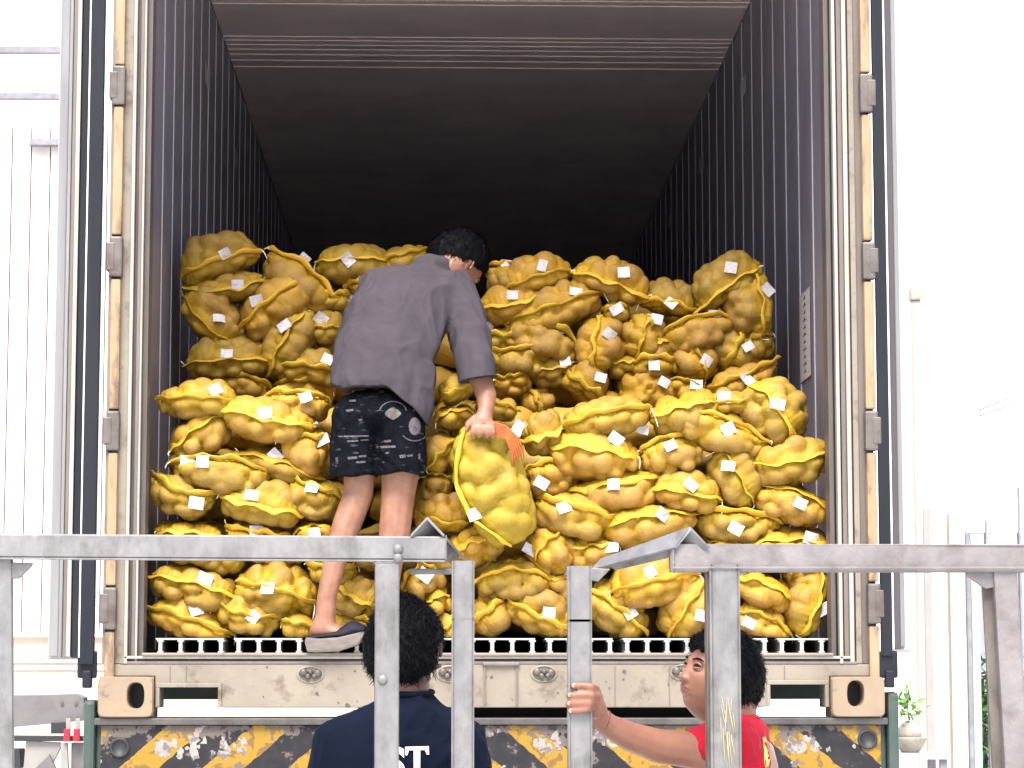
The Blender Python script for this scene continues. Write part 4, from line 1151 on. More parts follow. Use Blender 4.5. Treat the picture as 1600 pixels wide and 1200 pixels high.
for i in range(16):
    x = rs.uniform(1120, 1146); y = rs.uniform(1085, 1150); dx = rs.uniform(-4, 12); L_ = rs.uniform(25, 75)
    parts.append(tube_pts([RP(x, y, -.0262), RP(x + dx * .4, y + L_ * .5, -.0275), RP(min(x + dx, 1150), y + L_, -.0262)], [.0005, .0010, .0004], 5))
V, Fc = join_vf(parts)
tag(mesh_obj('pale_strands', V, Fc, mat('straw_yellow', (.30, .27, .15), .5), rr_, True), kind='stuff')  # thin pale yellow strands over the post face
# weld beads where tubes meet
def bead(pts, parent, m):
    rb_ = random.Random(len(pts) * 7 + int(pts[0][0])); parts = []
    V, Fc = [], []
    n = int(((pts[1][0] - pts[0][0]) ** 2 + (pts[1][1] - pts[0][1]) ** 2) ** .5 / 3)
    pl = [RP(pts[0][0] + (pts[1][0] - pts[0][0]) * i / n, pts[0][1] + (pts[1][1] - pts[0][1]) * i / n + rb_.uniform(-.5, .5), -.0255) for i in range(n + 1)]
    return tube('weld_bead', pl, [rb_.uniform(.0018, .0034) for _ in pl], m, parent, 6)
bead([(584, 879), (626, 879)], rl, M['galv']); bead([(1110, 889), (1150, 889)], rr_, M['galv']); bead([(1052, 858), (1052, 888)], rr_, M['galv_pink'])
# two free posts of the gate, each in two lengths
for px, w_, yt, yj, lab in ((723.5, 29, 880, 968, 'short-topped steel gate post beside the navy shirted person'), (905, 31, 888, 970, 'short-topped steel gate post gripped by the red shirted person')):
    a = RP(px, yt); j = RP(px, yj)
    t = empty('gate_post', (a.x, YR, 0)); tag(t, lab, 'post')
    beam('upper_tube', (a.x, YR, j.z + .0015), a, w_ / sR, .05, M['galv'], t, .004)
    beam('lower_tube', (a.x, YR, 0), (a.x, YR, j.z - .0015), w_ / sR, .05, M['galv'], t, .004)
    beam('inner_core', (a.x, YR, j.z - .02), (a.x, YR, j.z + .02), w_ / sR - .008, .042, M['black'], t, 0)
    if px > 800:
        prism('end_plate', [(RP(920, 905).x, RP(920, 905).z), (RP(920, 886).x, RP(920, 886).z), (RP(956, 888).x, RP(956, 888).z), (RP(936, 908).x, RP(936, 908).z)], YR + .03, YR + .04, M['galv'], t)
    box('foot_plate', (a.x - .05, YR - .05, 0), (a.x + .05, YR + .05, .008), M['galv'], t, .001)

# ------------------------------------------------------------------ people
def ell(bm, c, r_, rot=None, sub=2):
    res = bmesh.ops.create_icosphere(bm, subdivisions=sub, radius=1)
    Mx = Matrix.Translation(Vector(c)) @ (rot.to_4x4() if rot else Matrix.Identity(4)) @ Matrix.Diagonal((*r_, 1))
    for v in res['verts']: v.co = Mx @ v.co
def chain(bm, pts, rot=None):
    """ellipsoids swept along a path: (point, radius or three radii)"""
    pts = [(Vector(p), Vector(r_) if isinstance(r_, (tuple, list)) else Vector((r_, r_, r_))) for p, r_ in pts]
    for (p0, r0), (p1, r1) in zip(pts[:-1], pts[1:]):
        n = max(2, int((p1 - p0).length / (min(min(r0), min(r1)) * .22)))
        for i in range(n + 1):
            f = i / n; ell(bm, p0.lerp(p1, f), r0.lerp(r1, f), rot)
def organic(name, build, m, parent, voxel=.006, smooth=6, post=None, fold=None):
    bm = bmesh.new(); build(bm)
    me = bpy.data.meshes.new(name); bm.to_mesh(me); bm.free()
    o = bpy.data.objects.new(name, me); COL.objects.link(o)
    md = o.modifiers.new('r', 'REMESH'); md.mode = 'VOXEL'; md.voxel_size = voxel
    ms = o.modifiers.new('s', 'SMOOTH'); ms.iterations = smooth; ms.factor = .6
    bpy.context.view_layer.update()
    ev = o.evaluated_get(bpy.context.evaluated_depsgraph_get())
    me2 = bpy.data.meshes.new_from_object(ev)
    bpy.data.objects.remove(o)
    n = len(me2.vertices); co = np.zeros(n * 3, dtype=np.float32); me2.vertices.foreach_get('co', co); co = co.reshape(-1, 3)
    if fold is not None:
        nm = np.zeros(n * 3, dtype=np.float32); me2.vertex_normals.foreach_get('vector', nm); nm = nm.reshape(-1, 3)
        co = co + nm * fold(co)[:, None]
    if post is not None: co = post(co)
    me2.vertices.foreach_set('co', co.astype(np.float32).ravel()); me2.update()
    me2.materials.clear(); me2.materials.append(m); me2.shade_smooth()
    o = bpy.data.objects.new(name, me2); link(o)
    return fix(o, parent)
def decal(name, target, px_pts, m, parent, off=.0015, n=6):
    """flat print on cloth: an outline in photo pixels laid on the surface of target"""
    bvh = BVHTree.FromPolygons([v.co for v in target.data.vertices], [p.vertices for p in target.data.polygons])
    bm = bmesh.new(); vs = [bm.verts.new((x, y, 0)) for x, y in px_pts]; bm.faces.new(vs)
    bmesh.ops.triangulate(bm, faces=bm.faces[:])
    for _ in range(3):
        lg = [e for e in bm.edges if e.calc_length() > 6]
        if lg: bmesh.ops.subdivide_edges(bm, edges=lg, cuts=1); bmesh.ops.triangulate(bm, faces=bm.faces[:])
    V = []
    for v in bm.verts:
        d = (Fw + Rt * ((v.co.x - 800) / F_PX) + Up * ((600 - v.co.y) / F_PX)).normalized()
        h = bvh.ray_cast(CAM, d)
        V.append(h[0] - d * off if h[0] else None)
    idx = {v: i for i, v in enumerate(bm.verts)}
    Fc = [tuple(idx[v] for v in f.verts) for f in bm.faces]
    Fc = [f for f in Fc if all(V[i] is not None for i in f)]
    V = [v if v is not None else Vector((0, 0, 0)) for v in V]
    bm.free()
    return mesh_obj(name, V, Fc, m, parent, True)
def gn(v, c, s): return np.exp(-((v - c) / s) ** 2)
def head_dir(nu=88, nv=96):
    ph = np.linspace(0.0, math.pi, nu); th = np.linspace(0, 2 * math.pi, nv, endpoint=False)
    A, B = np.meshgrid(ph, th, indexing='ij')
    n = np.stack([np.sin(A) * np.cos(B), np.sin(A) * np.sin(B), np.cos(A)], -1).reshape(-1, 3)
    return n, grid_faces(nu, nv)
def head_shape(n, sz=1.0):
    """skull and face, x right, y forward, z up, metres"""
    x, y, z = n.T
    X = .074 * x; Y = .094 * y; Z = .112 * z
    low = np.clip(-z - .1, 0, 1)
    X = X * (1 - .25 * low ** 1.4)                               # jaw narrows
    Y = np.where(y < 0, Y * (1 - .42 * low), Y * (1 - .02 * low))   # nape tucks under
    Y = Y + .006 * gn(z, .35, .5) * (y < 0) * -1
    f = np.clip(y, 0, 1) ** 1.5
    flat = f * .010 * np.clip(1 - np.abs(x) * 1.2, 0, 1)
    Y = Y - flat * .4
    cx = X
    # brow, eye sockets, nose, cheeks, mouth, chin
    Y += f * .0055 * gn(Z, .022, .008) * gn(np.abs(cx), .024, .022)
    Y -= f * .0105 * gn(Z, .006, .0105) * gn(np.abs(cx), .031, .015)
    t = np.clip((.014 - Z) / .046, 0, 1)
    nose = (.003 + .0145 * t ** 1.3) * gn(cx, 0, .0095 + .007 * t) * (Z < .016) * np.clip((Z + .043) / .010, 0, 1)
    Y += f * nose
    Y += f * .009 * gn(np.abs(cx), .0125, .0055) * gn(Z, -.029, .0065)
    Y += f * .0055 * gn(np.abs(cx), .042, .018) * gn(Z, -.022, .018)
    Y += f * .0075 * gn(cx, 0, .026) * gn(Z, -.056, .018)
    Y += f * .0052 * gn(cx, 0, .020) * (gn(Z, -.0500, .0042) + 1.1 * gn(Z, -.0600, .0045))
    Y -= f * .0045 * gn(cx, 0, .023) * gn(Z, -.0550, .0018)
    Y -= f * .0045 * gn(cx, 0, .02) * gn(Z, -.071, .006)
    Y += f * .0150 * gn(cx, 0, .022) * gn(Z, -.090, .016)
    return np.stack([X, Y, Z], -1) * sz
def lash(p0, p1, sag, r_, n=7):
    pts = []
    for i in range(n):
        f = i / (n - 1); p = p0.lerp(p1, f); p = p + sag * math.sin(math.pi * f); pts.append(p)
    return tube_pts(pts, [r_ * (.35 + .65 * math.sin(math.pi * (.1 + .8 * i / (n - 1)))) for i in range(n)], 6)
def make_head(c, fwd, up, parent, skin, sz=1.0, hair_thick=.013, hair_low=-.60, fringe=.60, seed=1, gaze=(0, 0)):
    f = Vector(fwd).normalized(); r_ = f.cross(Vector(up)).normalized(); u = r_.cross(f)
    Mx = Matrix((r_, f, u)).transposed(); c = Vector(c); A3 = np.array(Mx)
    n, Fc = head_dir()
    H = head_shape(n, sz)
    def W3(p): return np.asarray(p) @ A3.T + np.array(c)
    lipm = None
    hd = mesh_obj('head', W3(H), Fc, skin, parent, True)
    def L3(x, y, z): return c + Mx @ Vector((x, y, z)) * sz
    # lips: their own sheet just proud of the face
    m_ = (np.abs(H[:, 0]) < .025 * sz) & (np.abs(H[:, 2] / sz + .0550) < .0105 - .011 * np.abs(H[:, 0] / sz / .025) ** 2 * .8) & (H[:, 1] > 0)
    lf = [q for q in Fc if all(m_[i] for i in q)]
    if lf:
        Hl = H.copy(); Hl[:, 1] += .0009
        used = sorted({i for q in lf for i in q}); mp = {a: b for b, a in enumerate(used)}
        mesh_obj('lips', W3(Hl)[used], [tuple(mp[i] for i in q) for q in lf], M['lip'], parent, True)
    for s in (-1, 1):
        ec = L3(s * .0305, .0752, .0068)
        bm = bmesh.new(); ell(bm, ec, (.0098 * sz,) * 3, sub=3); bm_obj('eyeball', bm, M['eye'], hd, True)
        gz = (Mx @ Vector((gaze[0], 1, gaze[1]))).normalized()
        bm = bmesh.new(); ell(bm, ec + gz * .0062 * sz, (.0070 * sz,) * 3, sub=3); bm_obj('iris', bm, M['iris'], hd, True)
        parts = []
        up1 = Mx @ Vector((0, .0035, .0062)); dn1 = Mx @ Vector((0, .002, -.0050))
        a, b = L3(s * .0175, .0865, .0040), L3(s * .0440, .0800, .0065)
        parts.append(lash(a, b, up1 * sz * .75, .0030 * sz)); 
        V, F2 = join_vf(parts); mesh_obj('upper_eyelid', V, F2, M['hair'], hd, True)
        V, F2 = lash(a + Mx @ Vector((0, -.001, .005)), b + Mx @ Vector((0, -.002, .004)), up1 * sz * .95, .0044 * sz); mesh_obj('eyelid_fold', V, F2, skin, hd, True)
        V, F2 = lash(a, b, dn1 * sz * .55, .0040 * sz); mesh_obj('lower_eyelid', V, F2, skin, hd, True)
        V, F2 = lash(L3(s * .0145, .0935, .0215), L3(s * .0500, .0800, .0235), Mx @ Vector((0, .001, .0045)) * sz, .0026 * sz); mesh_obj('eyebrow', V, F2, M['hair'], hd, True)
        V, F2 = tube_pts([L3(s * .0055, .0955, -.0375), L3(s * .0095, .0935, -.0380), L3(s * .0120, .0905, -.0370)], [.0014, .0026, .0012], 6); mesh_obj('nostril', V, F2, M['lip'], hd, True)
        # ear
        bm = bmesh.new()
        pts = []
        for k in range(13):
            a_ = R(-115 + 300 * k / 12)
            pts.append((L3(s * (.0755 + .008 * (math.cos(a_) < 0)), -.004 - .0150 * math.cos(a_) * .9, -.004 + .0290 * math.sin(a_)), .0046 * sz))
        chain(bm, pts)
        chain(bm, [(L3(s * .073, -.002, -.024), .008 * sz), (L3(s * .072, -.004, .012), .012 * sz)])
        me = bpy.data.meshes.new('ear'); bm.to_mesh(me); bm.free(); me.materials.append(skin); me.shade_smooth()
        eo = bpy.data.objects.new('ear', me); link(eo); fix(eo, hd)
    # hair cap with ragged edge
    n2, F2 = head_dir(110, 128)
    H2 = head_shape(n2, sz)
    x, y, z = n2.T
    rag = wob(n2, seed, 14) * .05 + wob(n2, seed + 3, 40) * .035
    line = np.where(y > 0, -.12 + (fringe + .12) * np.clip(y, 0, 1) ** .8, np.maximum(hair_low, -.12 + .62 * y))
    mk = np.clip((z - line + rag) / .07, 0, 1)
    # free the ears
    ear = np.exp(-((y + .03) / .17) ** 2 - ((z + .06) / .22) ** 2) * (np.abs(x) > .5)
    mk = mk * np.clip(1 - 1.6 * (ear - .25), 0, 1)
    tuft = wob(n2 * np.array([1, 1, .45]), seed + 9, 55) * .0028 + wob(n2, seed + 5, 9) * .003
    th_ = -.010 + mk * (hair_thick + .010 + tuft)
    base = head_shape(n2, sz) if False else H2
    nn = n2.copy(); nn /= np.linalg.norm(nn, axis=1)[:, None]
    Hh = base * 1.0
    Hh = np.where((y > 0)[:, None], np.stack([.074 * x, .094 * y, .112 * z], -1) * sz * .3 + Hh * .7, Hh)
    Hh = Hh + nn * (th_ * sz)[:, None]
    ho = mesh_obj('hair', W3(Hh), F2, M['hair'], parent, True)
    # loose locks
    rs = np.random.default_rng(seed); V, Fl = [], []
    idx = np.where(mk > .75)[0]
    for i in rs.choice(idx, 3400):
        p = Hh[i]; nv_ = nn[i]
        t_ = np.array([0, -.4, -1.0]) + rs.normal(size=3) * .55; t_ -= nv_ * (t_ @ nv_) * .93; t_ /= np.linalg.norm(t_)
        sd_ = np.cross(t_, nv_); L_ = rs.uniform(.012, .028); w_ = rs.uniform(.0006, .0014)
        k = len(V)
        q0 = p - nv_ * .001; q1 = p + t_ * L_ * .5 + nv_ * .0045; q2 = p + t_ * L_ + nv_ * rs.uniform(.0, .0065)
        V += [q0 - sd_ * w_, q0 + sd_ * w_, q1 + sd_ * w_ * .8, q1 - sd_ * w_ * .8, q2]
        Fl += [(k, k + 1, k + 2, k + 3), (k + 3, k + 2, k + 4)]
    tag(mesh_obj('loose_locks', W3(np.array(V)), Fl, M['hair'], ho), kind='stuff')
    return hd
def cloth_fold(seed, amp=.004, f=16, st=(1, 1, .5)):
    st = np.array(st)
    def fn(co):
        q = co * st
        q = q + np.stack([wob(q, seed + 5, f * .6), wob(q, seed + 6, f * .6), wob(q, seed + 7, f * .6)], -1) * .03
        a = wob(q, seed, f); b = wob(q, seed + 1, f * 2.1); c = wob(q, seed + 2, f * 4.2)
        r1 = np.clip(1 - np.abs(a) * 1.5, 0, 1) ** 1.5; r2 = np.clip(1 - np.abs(b) * 1.5, 0, 1) ** 1.5
        return (r1 - .35) * amp + (r2 - .35) * amp * .5 + c * amp * .10
    return fn
def line_at(pts, Y):
    """hem drawn in photo pixels -> function z(x)"""
    q = [P(x, y, Y) for x, y in pts]; xs = [v.x for v in q]; zs = [v.z for v in q]
    return lambda x: np.interp(x, xs, zs)

# --- the man in the container
m1 = empty('person', (P(570, 1010, .02).x, .02, 1.5455))
tag(m1, 'barefoot-legged person in charcoal T-shirt and patterned shorts stooping over the sacks', 'person')
m1['label'] = 'stooping person in charcoal T-shirt and dark patterned shorts holding up a sack'
def b_man(bm):
    chain(bm, [(P(566, 672, .10), (.065, .075, .065)), (P(562, 735, .09), .054), (P(560, 772, .09), .0495), (P(541, 822, .07), .0475), (P(523, 878, .045), .0385), (P(510, 935, .03), .0315), (P(508, 968, .025), .034)])
    chain(bm, [(P(508, 968, .025), .034), (P(505, 984, .02), (.045, .034, .030)), (P(530, 990, .02), (.04, .036, .022)), (P(556, 992, .02), (.03, .040, .014))])
    chain(bm, [(P(628, 672, .10), (.07, .075, .07)), (P(626, 735, .09), .065), (P(622, 775, .09), .056), (P(617, 828, .075), .053), (P(609, 885, .06), .041), (P(604, 945, .05), .032), (P(604, 975, .05), .034)])
    chain(bm, [(P(604, 975, .05), .034), (P(602, 988, .05), (.042, .034, .026)), (P(640, 994, .045), (.04, .036, .020)), (P(668, 996, .045), (.03, .038, .013))])
    chain(bm, [(P(594, 650, .10), (.10, .08, .05)), (P(612, 520, .24), (.12, .08, .09)), (P(650, 462, .40), (.12, .07, .06))])
    chain(bm, [(P(665, 452, .42), .055), (P(690, 430, .46), .052), (P(706, 415, .47), .055)])
    # right arm reaching down
    chain(bm, [(P(715, 480, .30), .048), (P(738, 545, .16), .040), (P(749, 590, .10), .036), (P(760, 618, .07), .034), (P(759, 640, .045), .026), (P(757, 650, .035), .026)])
    # left arm, mostly hidden
    chain(bm, [(P(600, 470, .42), .045), (P(548, 540, .38), .038), (P(538, 560, .40), .038), (P(600, 600, .45), .034)])
def b_hand(bm):
    chain(bm, [(P(757, 646, .03), (.026, .018, .03)), (P(755, 660, .015), (.034, .018, .022))])
    for i, (x0, x1) in enumerate(((741, 738), (750, 749), (760, 761), (769, 771))):
        chain(bm, [(P(x0, 660, -.004), .0098), (P((x0 + x1) / 2, 668, -.022), .0092), (P(x1, 677, -.024), .0085), (P(x1, 683, -.012), .0075)])
    chain(bm, [(P(742, 652, .01), .011), (P(731, 662, .0), .0105), (P(729, 673, -.004), .0085)])
def b_body(bm): b_man(bm); b_hand(bm)
man = organic('body', b_body, M['skin_leg'], m1, .0052, 5)
make_head(P(713, 414, .52), (.58, .47, -.66), (.50, .20, .80), m1, M['skin'], 1.0, .015, -.62, .5, 11)
hem = line_at([(495, 592), (513, 597), (535, 602), (560, 605), (585, 601), (605, 606), (622, 616), (640, 632), (655, 648), (668, 660), (690, 655)], -.02)
slv = P(750, 596, .1).z
def shirt_post(co):
    z = hem(co[:, 0]); tors = co[:, 0] < P(700, 600, 0).x
    co = co.copy()
    co[:, 2] = np.where(tors, np.maximum(co[:, 2], z + .004 * np.sin(co[:, 0] * 70)), co[:, 2])
    sl = (~tors)
    zc = slv + (co[:, 0] - P(730, 600, .1).x) * .15
    co[:, 2] = np.where(sl, np.maximum(co[:, 2], zc), co[:, 2])
    return co
def b_shirt(bm):
    chain(bm, [(P(592, 650, .07), (.160, .125, .06)), (P(590, 600, .08), (.158, .125, .07)), (P(604, 545, .15), (.170, .125, .09)), (P(624, 488, .25), (.185, .13, .09)), (P(648, 450, .34), (.185, .12, .075))])
    chain(bm, [(P(602, 446, .38), (.085, .085, .065)), (P(660, 438, .40), (.09, .08, .055)), (P(710, 452, .36), (.075, .075, .065))])
    chain(bm, [(P(712, 462, .33), .078), (P(728, 500, .27), .074), (P(738, 540, .19), .067), (P(745, 580, .12), .061), (P(749, 640, .06), .058)])
    chain(bm, [(P(590, 452, .42), .07), (P(562, 510, .40), .060), (P(545, 545, .38), .056)])
    chain(bm, [(P(640, 590, .10), (.09, .09, .08)), (P(650, 640, .06), (.055, .08, .09))])
    chain(bm, [(P(668, 430, .44), .07), (P(686, 427, .46), .064)])
sh = organic('shirt', b_shirt, M['shirt_grey'], m1, .0058, 5, shirt_post, cloth_fold(3, .0085, 34, (1, .6, .55)))
def b_shorts(bm):
    chain(bm, [(P(590, 632, .08), (.135, .105, .05)), (P(590, 650, .08), (.148, .112, .05))])
    chain(bm, [(P(558, 648, .08), (.080, .100, .05)), (P(553, 700, .08), (.079, .098, .06)), (P(550, 790, .08), (.079, .092, .05))])
    chain(bm, [(P(624, 648, .08), (.086, .104, .05)), (P(627, 700, .08), (.085, .10, .06)), (P(627, 790, .08), (.083, .095, .05))])
zl, zr_ = P(550, 742, .0).z, P(627, 738, .0).z
split = P(588, 740, .0).x
def shorts_post(co):
    co = co.copy(); zz = np.where(co[:, 0] < split, zl, zr_) + .004 * np.sin(co[:, 0] * 60)
    co[:, 2] = np.maximum(co[:, 2], zz); return co
so = organic('shorts', b_shorts, M['shorts'], m1, .0058, 4, shorts_post, cloth_fold(8, .006, 42, (1, 1, .6)))
def oval(cx_, cy_, rx, ry, n=14, p=1.0): return [(cx_ + rx * math.copysign(abs(math.cos(a)) ** p, math.cos(a)), cy_ + ry * math.copysign(abs(math.sin(a)) ** p, math.sin(a))) for a in (2 * math.pi * i / n for i in range(n))]
decal('oval_print', so, oval(648, 666, 9.5, 14), M['badge'], m1)
decal('diamond_print', so, oval(614, 646, 13, 10, 16, 1.5), M['badge_gold'], m1)
def ring_decal(cx_, cy_, r0, r1, m, a0=0, a1=360):
    n = 18; pts = [(cx_ + r1 * math.cos(R(a0 + (a1 - a0) * i / n)), cy_ + r1 * .8 * math.sin(R(a0 + (a1 - a0) * i / n))) for i in range(n + 1)]
    pts += [(cx_ + r0 * math.cos(R(a0 + (a1 - a0) * i / n)), cy_ + r0 * .8 * math.sin(R(a0 + (a1 - a0) * i / n))) for i in range(n, -1, -1)]
    return pts
for i, q in enumerate([ring_decal(614, 644, 20, 22, None, 190, 350), ring_decal(648, 672, 20, 22, None, 20, 150)]):
    decal('ring_print', so, q, M['badge'], m1, n=1)
for x0, x1, y, h_ in ((527, 576, 681, 2.2), (542, 560, 688, 3), (563, 576, 687, 2), (587, 618, 697, 3.5), (600, 611, 688, 3.5), (543, 558, 714, 4), (560, 572, 712, 3), (556, 571, 721, 3), (602, 608, 707, 2.5), (624, 634, 711, 5), (636, 645, 711, 3), (653, 657, 709, 9), (524, 528, 715, 10), (540, 552, 640, 3), (545, 556, 625, 3), (534, 540, 612, 4), (645, 652, 640, 3), (590, 600, 610, 4), (560, 566, 655, 3)):
    decal('dash_print', so, [(x0, y), (x1, y - 1), (x1, y - 1 + h_), (x0 + 1, y + h_)], M['badge'], m1, n=2)
def slide(cx_, dy, Y):
    s = empty('tmp'); bpy.data.objects.remove(s)
    q = [(477, 1003), (479, 996), (500, 998), (530, 996), (572, 986), (575, 993), (560, 1008), (530, 1018), (500, 1021), (481, 1019)]
    q = [(x + cx_, y + dy) for x, y in q]
    prism('shoe_sole', [(P(x, y, Y).x, max(P(x, y, Y).z, 1.5463)) for x, y in q][::-1], Y - .052, Y + .048, M['shoe_sole'], m1, .006)
    def b_up(bm):
        chain(bm, [(P(492 + cx_, 996 + dy, Y), (.030, .046, .008)), (P(525 + cx_, 992 + dy, Y), (.03, .05, .012))])
        chain(bm, [(P(534 + cx_, 991 + dy, Y), (.022, .050, .020)), (P(552 + cx_, 984 + dy, Y), (.03, .051, .030)), (P(566 + cx_, 985 + dy, Y), (.018, .045, .020))])
    organic('shoe_strap', b_up, M['shoe_top'], m1, .004, 4)
slide(0, 0, .012); slide(107, -2, .03)

# --- person in the navy shirt
YN = -2.3
m2 = empty('person', (P(625, 1100, YN).x, YN, 0))
tag(m2, 'dark haired person in navy shirt with white ST letters, seen from behind the railing post', 'person')
def NP(px, py, dy=0): return P(px, py, YN + dy)
cx_n = NP(622, 1000).x
def b_navy_body(bm):
    chain(bm, [(NP(634, 1040, .0), .056), (NP(636, 1072, -.01), .053), (NP(630, 1110, -.01), .048)])
    for s in (-1, 1):
        chain(bm, [((cx_n + s * .19, YN, 1.22), .05), ((cx_n + s * .23, YN + .02, 1.0), .042), ((cx_n + s * .235, YN + .08, .78), .030), ((cx_n + s * .235, YN + .1, .70), (.02, .035, .05))])
        chain(bm, [((cx_n + s * .235, YN + .1, .66), (.014, .03, .03)), ((cx_n + s * .232, YN + .12, .60), (.01, .03, .02))])
        chain(bm, [((cx_n + s * .09, YN, .88), .08), ((cx_n + s * .10, YN, .48), .055), ((cx_n + s * .10, YN - .02, .1), .038), ((cx_n + s * .10, YN + .06, .045), (.04, .10, .035))])
    chain(bm, [((cx_n, YN, .95), (.15, .09, .1)), ((cx_n, YN, 1.25), (.15, .09, .1))])
organic('body', b_navy_body, M['skin_dark'], m2, .008, 4)
make_head(NP(631, 1018, .01), (.22, .96, .12), (0.02, -.08, 1), m2, M['skin_dark'], .98, .016, -.70, .5, 21)
def b_navy(bm):
    chain(bm, [(NP(635, 1084, .0), (.058, .060, .012)), (NP(634, 1092, .0), (.062, .064, .015)), (NP(632, 1100, .0), (.082, .072, .02)), (NP(628, 1122, .0), (.125, .088, .03)), (NP(625, 1150, .0), (.15, .10, .04))])
    chain(bm, [(NP(545, 1152), (.058, .07, .055)), (NP(622, 1146), (.12, .10, .065)), (NP(706, 1146), (.058, .07, .055))])
    chain(bm, [((cx_n, YN, 1.30), (.190, .115, .1)), ((cx_n, YN, 1.05), (.175, .12, .1)), ((cx_n, YN, .86), (.175, .125, .06))])
    for px, s in ((532, -1), (716, 1)):
        chain(bm, [(NP(px, 1165), .066), ((NP(px, 1165).x + s * .025, YN + .01, 1.17), .064), ((NP(px, 1165).x + s * .03, YN + .02, 1.08), .06)])
ns = organic('shirt', b_navy, M['shirt_navy'], m2, .007, 5, None, cloth_fold(31, .006, 36, (1, 1, .5)))
def b_tr(bm):
    for s in (-1, 1):
        chain(bm, [((cx_n + s * .08, YN, .88), (.10, .12, .08)), ((cx_n + s * .10, YN, .5), .08), ((cx_n + s * .10, YN, .10), .065)])
organic('trousers', b_tr, M['trousers'], m2, .01, 4)
# collar rib
bm = bmesh.new()
pts = [NP(635, 1083) + Vector((.058 * math.cos(a), .060 * math.sin(a), .002 + .004 * math.sin(a))) for a in np.linspace(0, 2 * math.pi, 25)]
V, Fc = tube_pts(pts, .0065, 6); mesh_obj('collar', V, Fc, M['shirt_navy'], m2, True)
# white back print: only S and T come out from behind the post
def text_decal(s, target, cx__, base, h, wscale, m, parent, name, skew=0.0, offs=0.0):
    cu = bpy.data.curves.new('t', 'FONT'); cu.body = s; cu.size = 1; cu.align_x = 'CENTER'; cu.offset = offs
    o = bpy.data.objects.new('t', cu); COL.objects.link(o); bpy.context.view_layer.update()
    me = bpy.data.meshes.new_from_object(o); bpy.data.objects.remove(o)
    bvh = BVHTree.FromPolygons([v.co for v in target.data.vertices], [p.vertices for p in target.data.polygons])
    bm = bmesh.new(); bm.from_mesh(me)
    bmesh.ops.triangulate(bm, faces=bm.faces)
    for _ in range(2):
        long = [e for e in bm.edges if e.calc_length() > .12]
        if long: bmesh.ops.subdivide_edges(bm, edges=long, cuts=1); bmesh.ops.triangulate(bm, faces=bm.faces)
    V = []
    for v in bm.verts:
        px = cx__ + (v.co.x + skew * v.co.y) * h * wscale; py = base - v.co.y * h
        d = (Fw + Rt * ((px - 800) / F_PX) + Up * ((600 - py) / F_PX)).normalized()
        hit = bvh.ray_cast(CAM, d); V.append((hit[0] - d * .0035) if hit[0] else None)
    idx = {v: i for i, v in enumerate(bm.verts)}
    Fc = [tuple(idx[v] for v in f.verts) for f in bm.faces]
    Fc = [f for f in Fc if all(V[i] is not None for i in f)]
    V = [v if v is not None else Vector((0, 0, 0)) for v in V]; bm.free()
    return mesh_obj(name, V, Fc, m, parent)
text_decal('S', ns, 620, 1216, 68, .82, M['print_white'], m2, 'letter_print', offs=.03)
# slab serif T: bar, drops, stem and foot
for q in ([(633, 1167), (670, 1166), (670, 1171.5), (633, 1172.5)], [(633, 1172.5), (639, 1172.3), (636.5, 1180), (633, 1180)], [(664, 1171.8), (670, 1171.5), (670.4, 1179), (667, 1179)],
          [(646.5, 1172.2), (656.5, 1171.9), (656.5, 1214), (646.5, 1214)], [(642, 1214), (661, 1214), (661, 1218), (642, 1218)]):
    decal('letter_print', ns, q, M['print_white'], m2, .004)

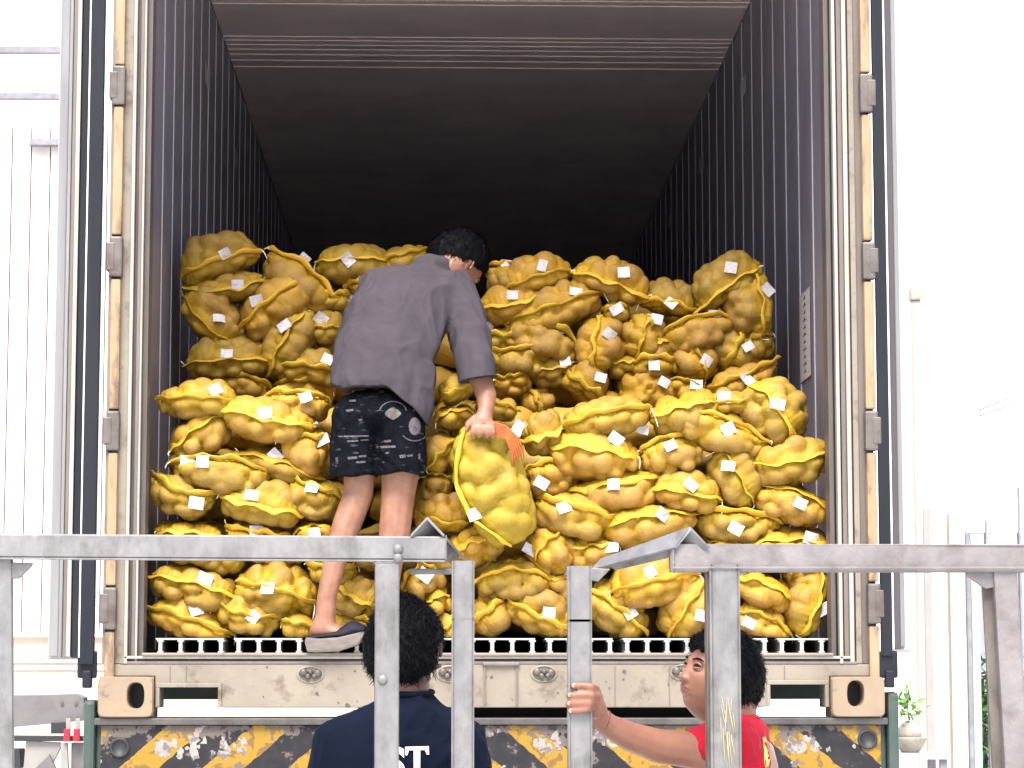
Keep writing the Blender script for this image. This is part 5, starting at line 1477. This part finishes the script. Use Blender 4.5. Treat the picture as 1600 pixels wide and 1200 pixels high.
# --- person in the red shirt
YD = -2.35
m3 = empty('person', (P(1150, 1100, YD).x, YD, 0))
tag(m3, 'person in red shirt gripping a steel gate post and looking up', 'person')
def DP(px, py, dy=0): return P(px, py, YD + dy)
cx_d = DP(1152, 1200).x
def b_red_body(bm):
    chain(bm, [(DP(1142, 1082), .052), (DP(1142, 1105), .056), (DP(1148, 1140), .05)])
    chain(bm, [((cx_d, YD, 1.28), (.09, .15, .1)), ((cx_d, YD, .95), (.09, .15, .1))])
    # near arm to the post
    chain(bm, [(DP(1130, 1176, -.13), .052), (P(1078, 1172, -2.50), .0405), (P(1030, 1166, -2.54), .0375), (P(985, 1151, -2.58), .0315), (P(952, 1134, -2.61), .0250), (P(936, 1121, -2.635), .0225), (P(930, 1106, -2.66), (.024, .022, .026))])
    chain(bm, [(P(929, 1080, -2.695), (.0125, .018, .016)), (P(930, 1095, -2.685), (.019, .020, .022)), (P(929, 1110, -2.67), (.021, .020, .018))])
    for i, (y, xk, xt, dyk) in enumerate(((1071, 928, 897, 4), (1086, 929, 891, 1), (1099, 926, 890, -1), (1110.5, 922, 892, -5))):
        rr0 = (.0074, .0079, .0075, .0068)[i]
        chain(bm, [(P(xk + 4, y + dyk, -2.712), rr0 * 1.08), (P(xk - 4, y + dyk * .4, -2.737), rr0 * 1.06), (P((xk + xt) / 2 - 1, y, -2.7375), rr0), (P(xt + 4, y + .5, -2.7355), rr0 * .93), (P(xt - 2, y + 1, -2.727), rr0 * .85), (P(xt - 3, y + 1.5, -2.712), rr0 * .76)])
    chain(bm, [(P(930, 1092, -2.665), .013), (P(920, 1074, -2.656), .0115), (P(902, 1070, -2.655), .0095), (P(890, 1072, -2.66), .008)])
    # far arm hanging
    chain(bm, [((cx_d - .02, YD + .17, 1.25), .045), ((cx_d - .01, YD + .22, 1.0), .04), ((cx_d - .02, YD + .22, .78), .03), ((cx_d - .04, YD + .22, .70), (.035, .02, .05)), ((cx_d - .05, YD + .22, .62), (.03, .012, .04))])
    for s in (-1, 1):
        chain(bm, [((cx_d, YD + s * .09, .88), .08), ((cx_d - .02, YD + s * .10, .48), .055), ((cx_d, YD + s * .10, .1), .038), ((cx_d - .07, YD + s * .10, .045), (.10, .04, .035))])
rb = organic('body', b_red_body, M['skin'], m3, .0036, 2)
make_head(DP(1121, 1062), (-.88, -.38, .36), (.30, .02, .95), m3, M['skin'], .87, .023, -.72, .50, 33, gaze=(-.05, .12))
for (y, xt) in ((1071, 897), (1086, 891), (1099, 890), (1110.5, 892)):
    bm = bmesh.new(); ell(bm, P(xt + .5, y, -2.7365), (.0058, .0018, .0050)); bm_obj('fingernail', bm, M['string'] if False else mat('nail', (.40, .22, .17), .3), m3, True)
pts = [P(946 + 4.5 * math.cos(a) + 5.5 * math.sin(a), 1128 - 16.5 * math.sin(a), -2.613 - .032 * math.cos(a)) for a in np.linspace(0, 2 * math.pi, 21)]
V, Fc = tube_pts(pts, .0022, 6); mesh_obj('bracelet', V, Fc, mat('dark_red_cord', (.12, .015, .02), .7), m3, True)
def b_red(bm):
    chain(bm, [(DP(1146, 1120), (.052, .060, .012)), (DP(1150, 1130), (.062, .080, .02)), (DP(1152, 1146), (.070, .12, .035)), (DP(1152, 1172), (.078, .15, .05))])
    chain(bm, [((cx_d, YD, 1.29), (.082, .165, .08)), ((cx_d, YD, 1.05), (.095, .165, .1)), ((cx_d, YD, .86), (.10, .17, .06))])
    chain(bm, [(DP(1145, 1164, -.12), .064), (P(1112, 1168, -2.47), .056), (P(1090, 1170, -2.49), .050)])
    chain(bm, [((cx_d, YD + .15, 1.29), .066), ((cx_d + .02, YD + .20, 1.16), .06)])
a0 = P(1072, 1140, -2.49); a1 = P(1106, 1204, -2.49)
def red_post(co):
    co = co.copy()
    # sleeve opening: nothing beyond a plane across the arm
    nvec = np.array([-(a1.z - a0.z), 0, (a1.x - a0.x)]); nvec /= np.linalg.norm(nvec)
    if nvec[0] > 0: nvec = -nvec
    dd = (co - np.array(a0)) @ nvec
    m_ = (dd > 0) & (co[:, 2] > 1.24) & (co[:, 1] < YD - .02)
    co[m_] -= dd[m_][:, None] * nvec
    return co
rs_ = organic('shirt', b_red, M['shirt_red'], m3, .006, 5, red_post, cloth_fold(41, .006, 40, (1, 1, .6)))
def b_tr2(bm):
    for s in (-1, 1):
        chain(bm, [((cx_d, YD + s * .08, .88), (.12, .10, .08)), ((cx_d - .02, YD + s * .10, .5), .08), ((cx_d, YD + s * .10, .10), .065)])
organic('trousers', b_tr2, M['trousers'], m3, .01, 4)
pts = [DP(1145, 1119) + Vector((.054 * math.cos(a), .060 * math.sin(a), -.009 + .006 * math.cos(a))) for a in np.linspace(0, 2 * math.pi, 25)]
V, Fc = tube_pts(pts, .006, 6); mesh_obj('collar', V, Fc, M['shirt_red'], m3, True)
decal('flame_print', rs_, [(1192, 1152), (1196, 1150), (1199, 1162), (1203, 1170), (1204, 1184), (1201, 1196), (1197, 1204), (1194, 1190), (1194, 1172)], M['print_yellow'], m3, .003, 3)
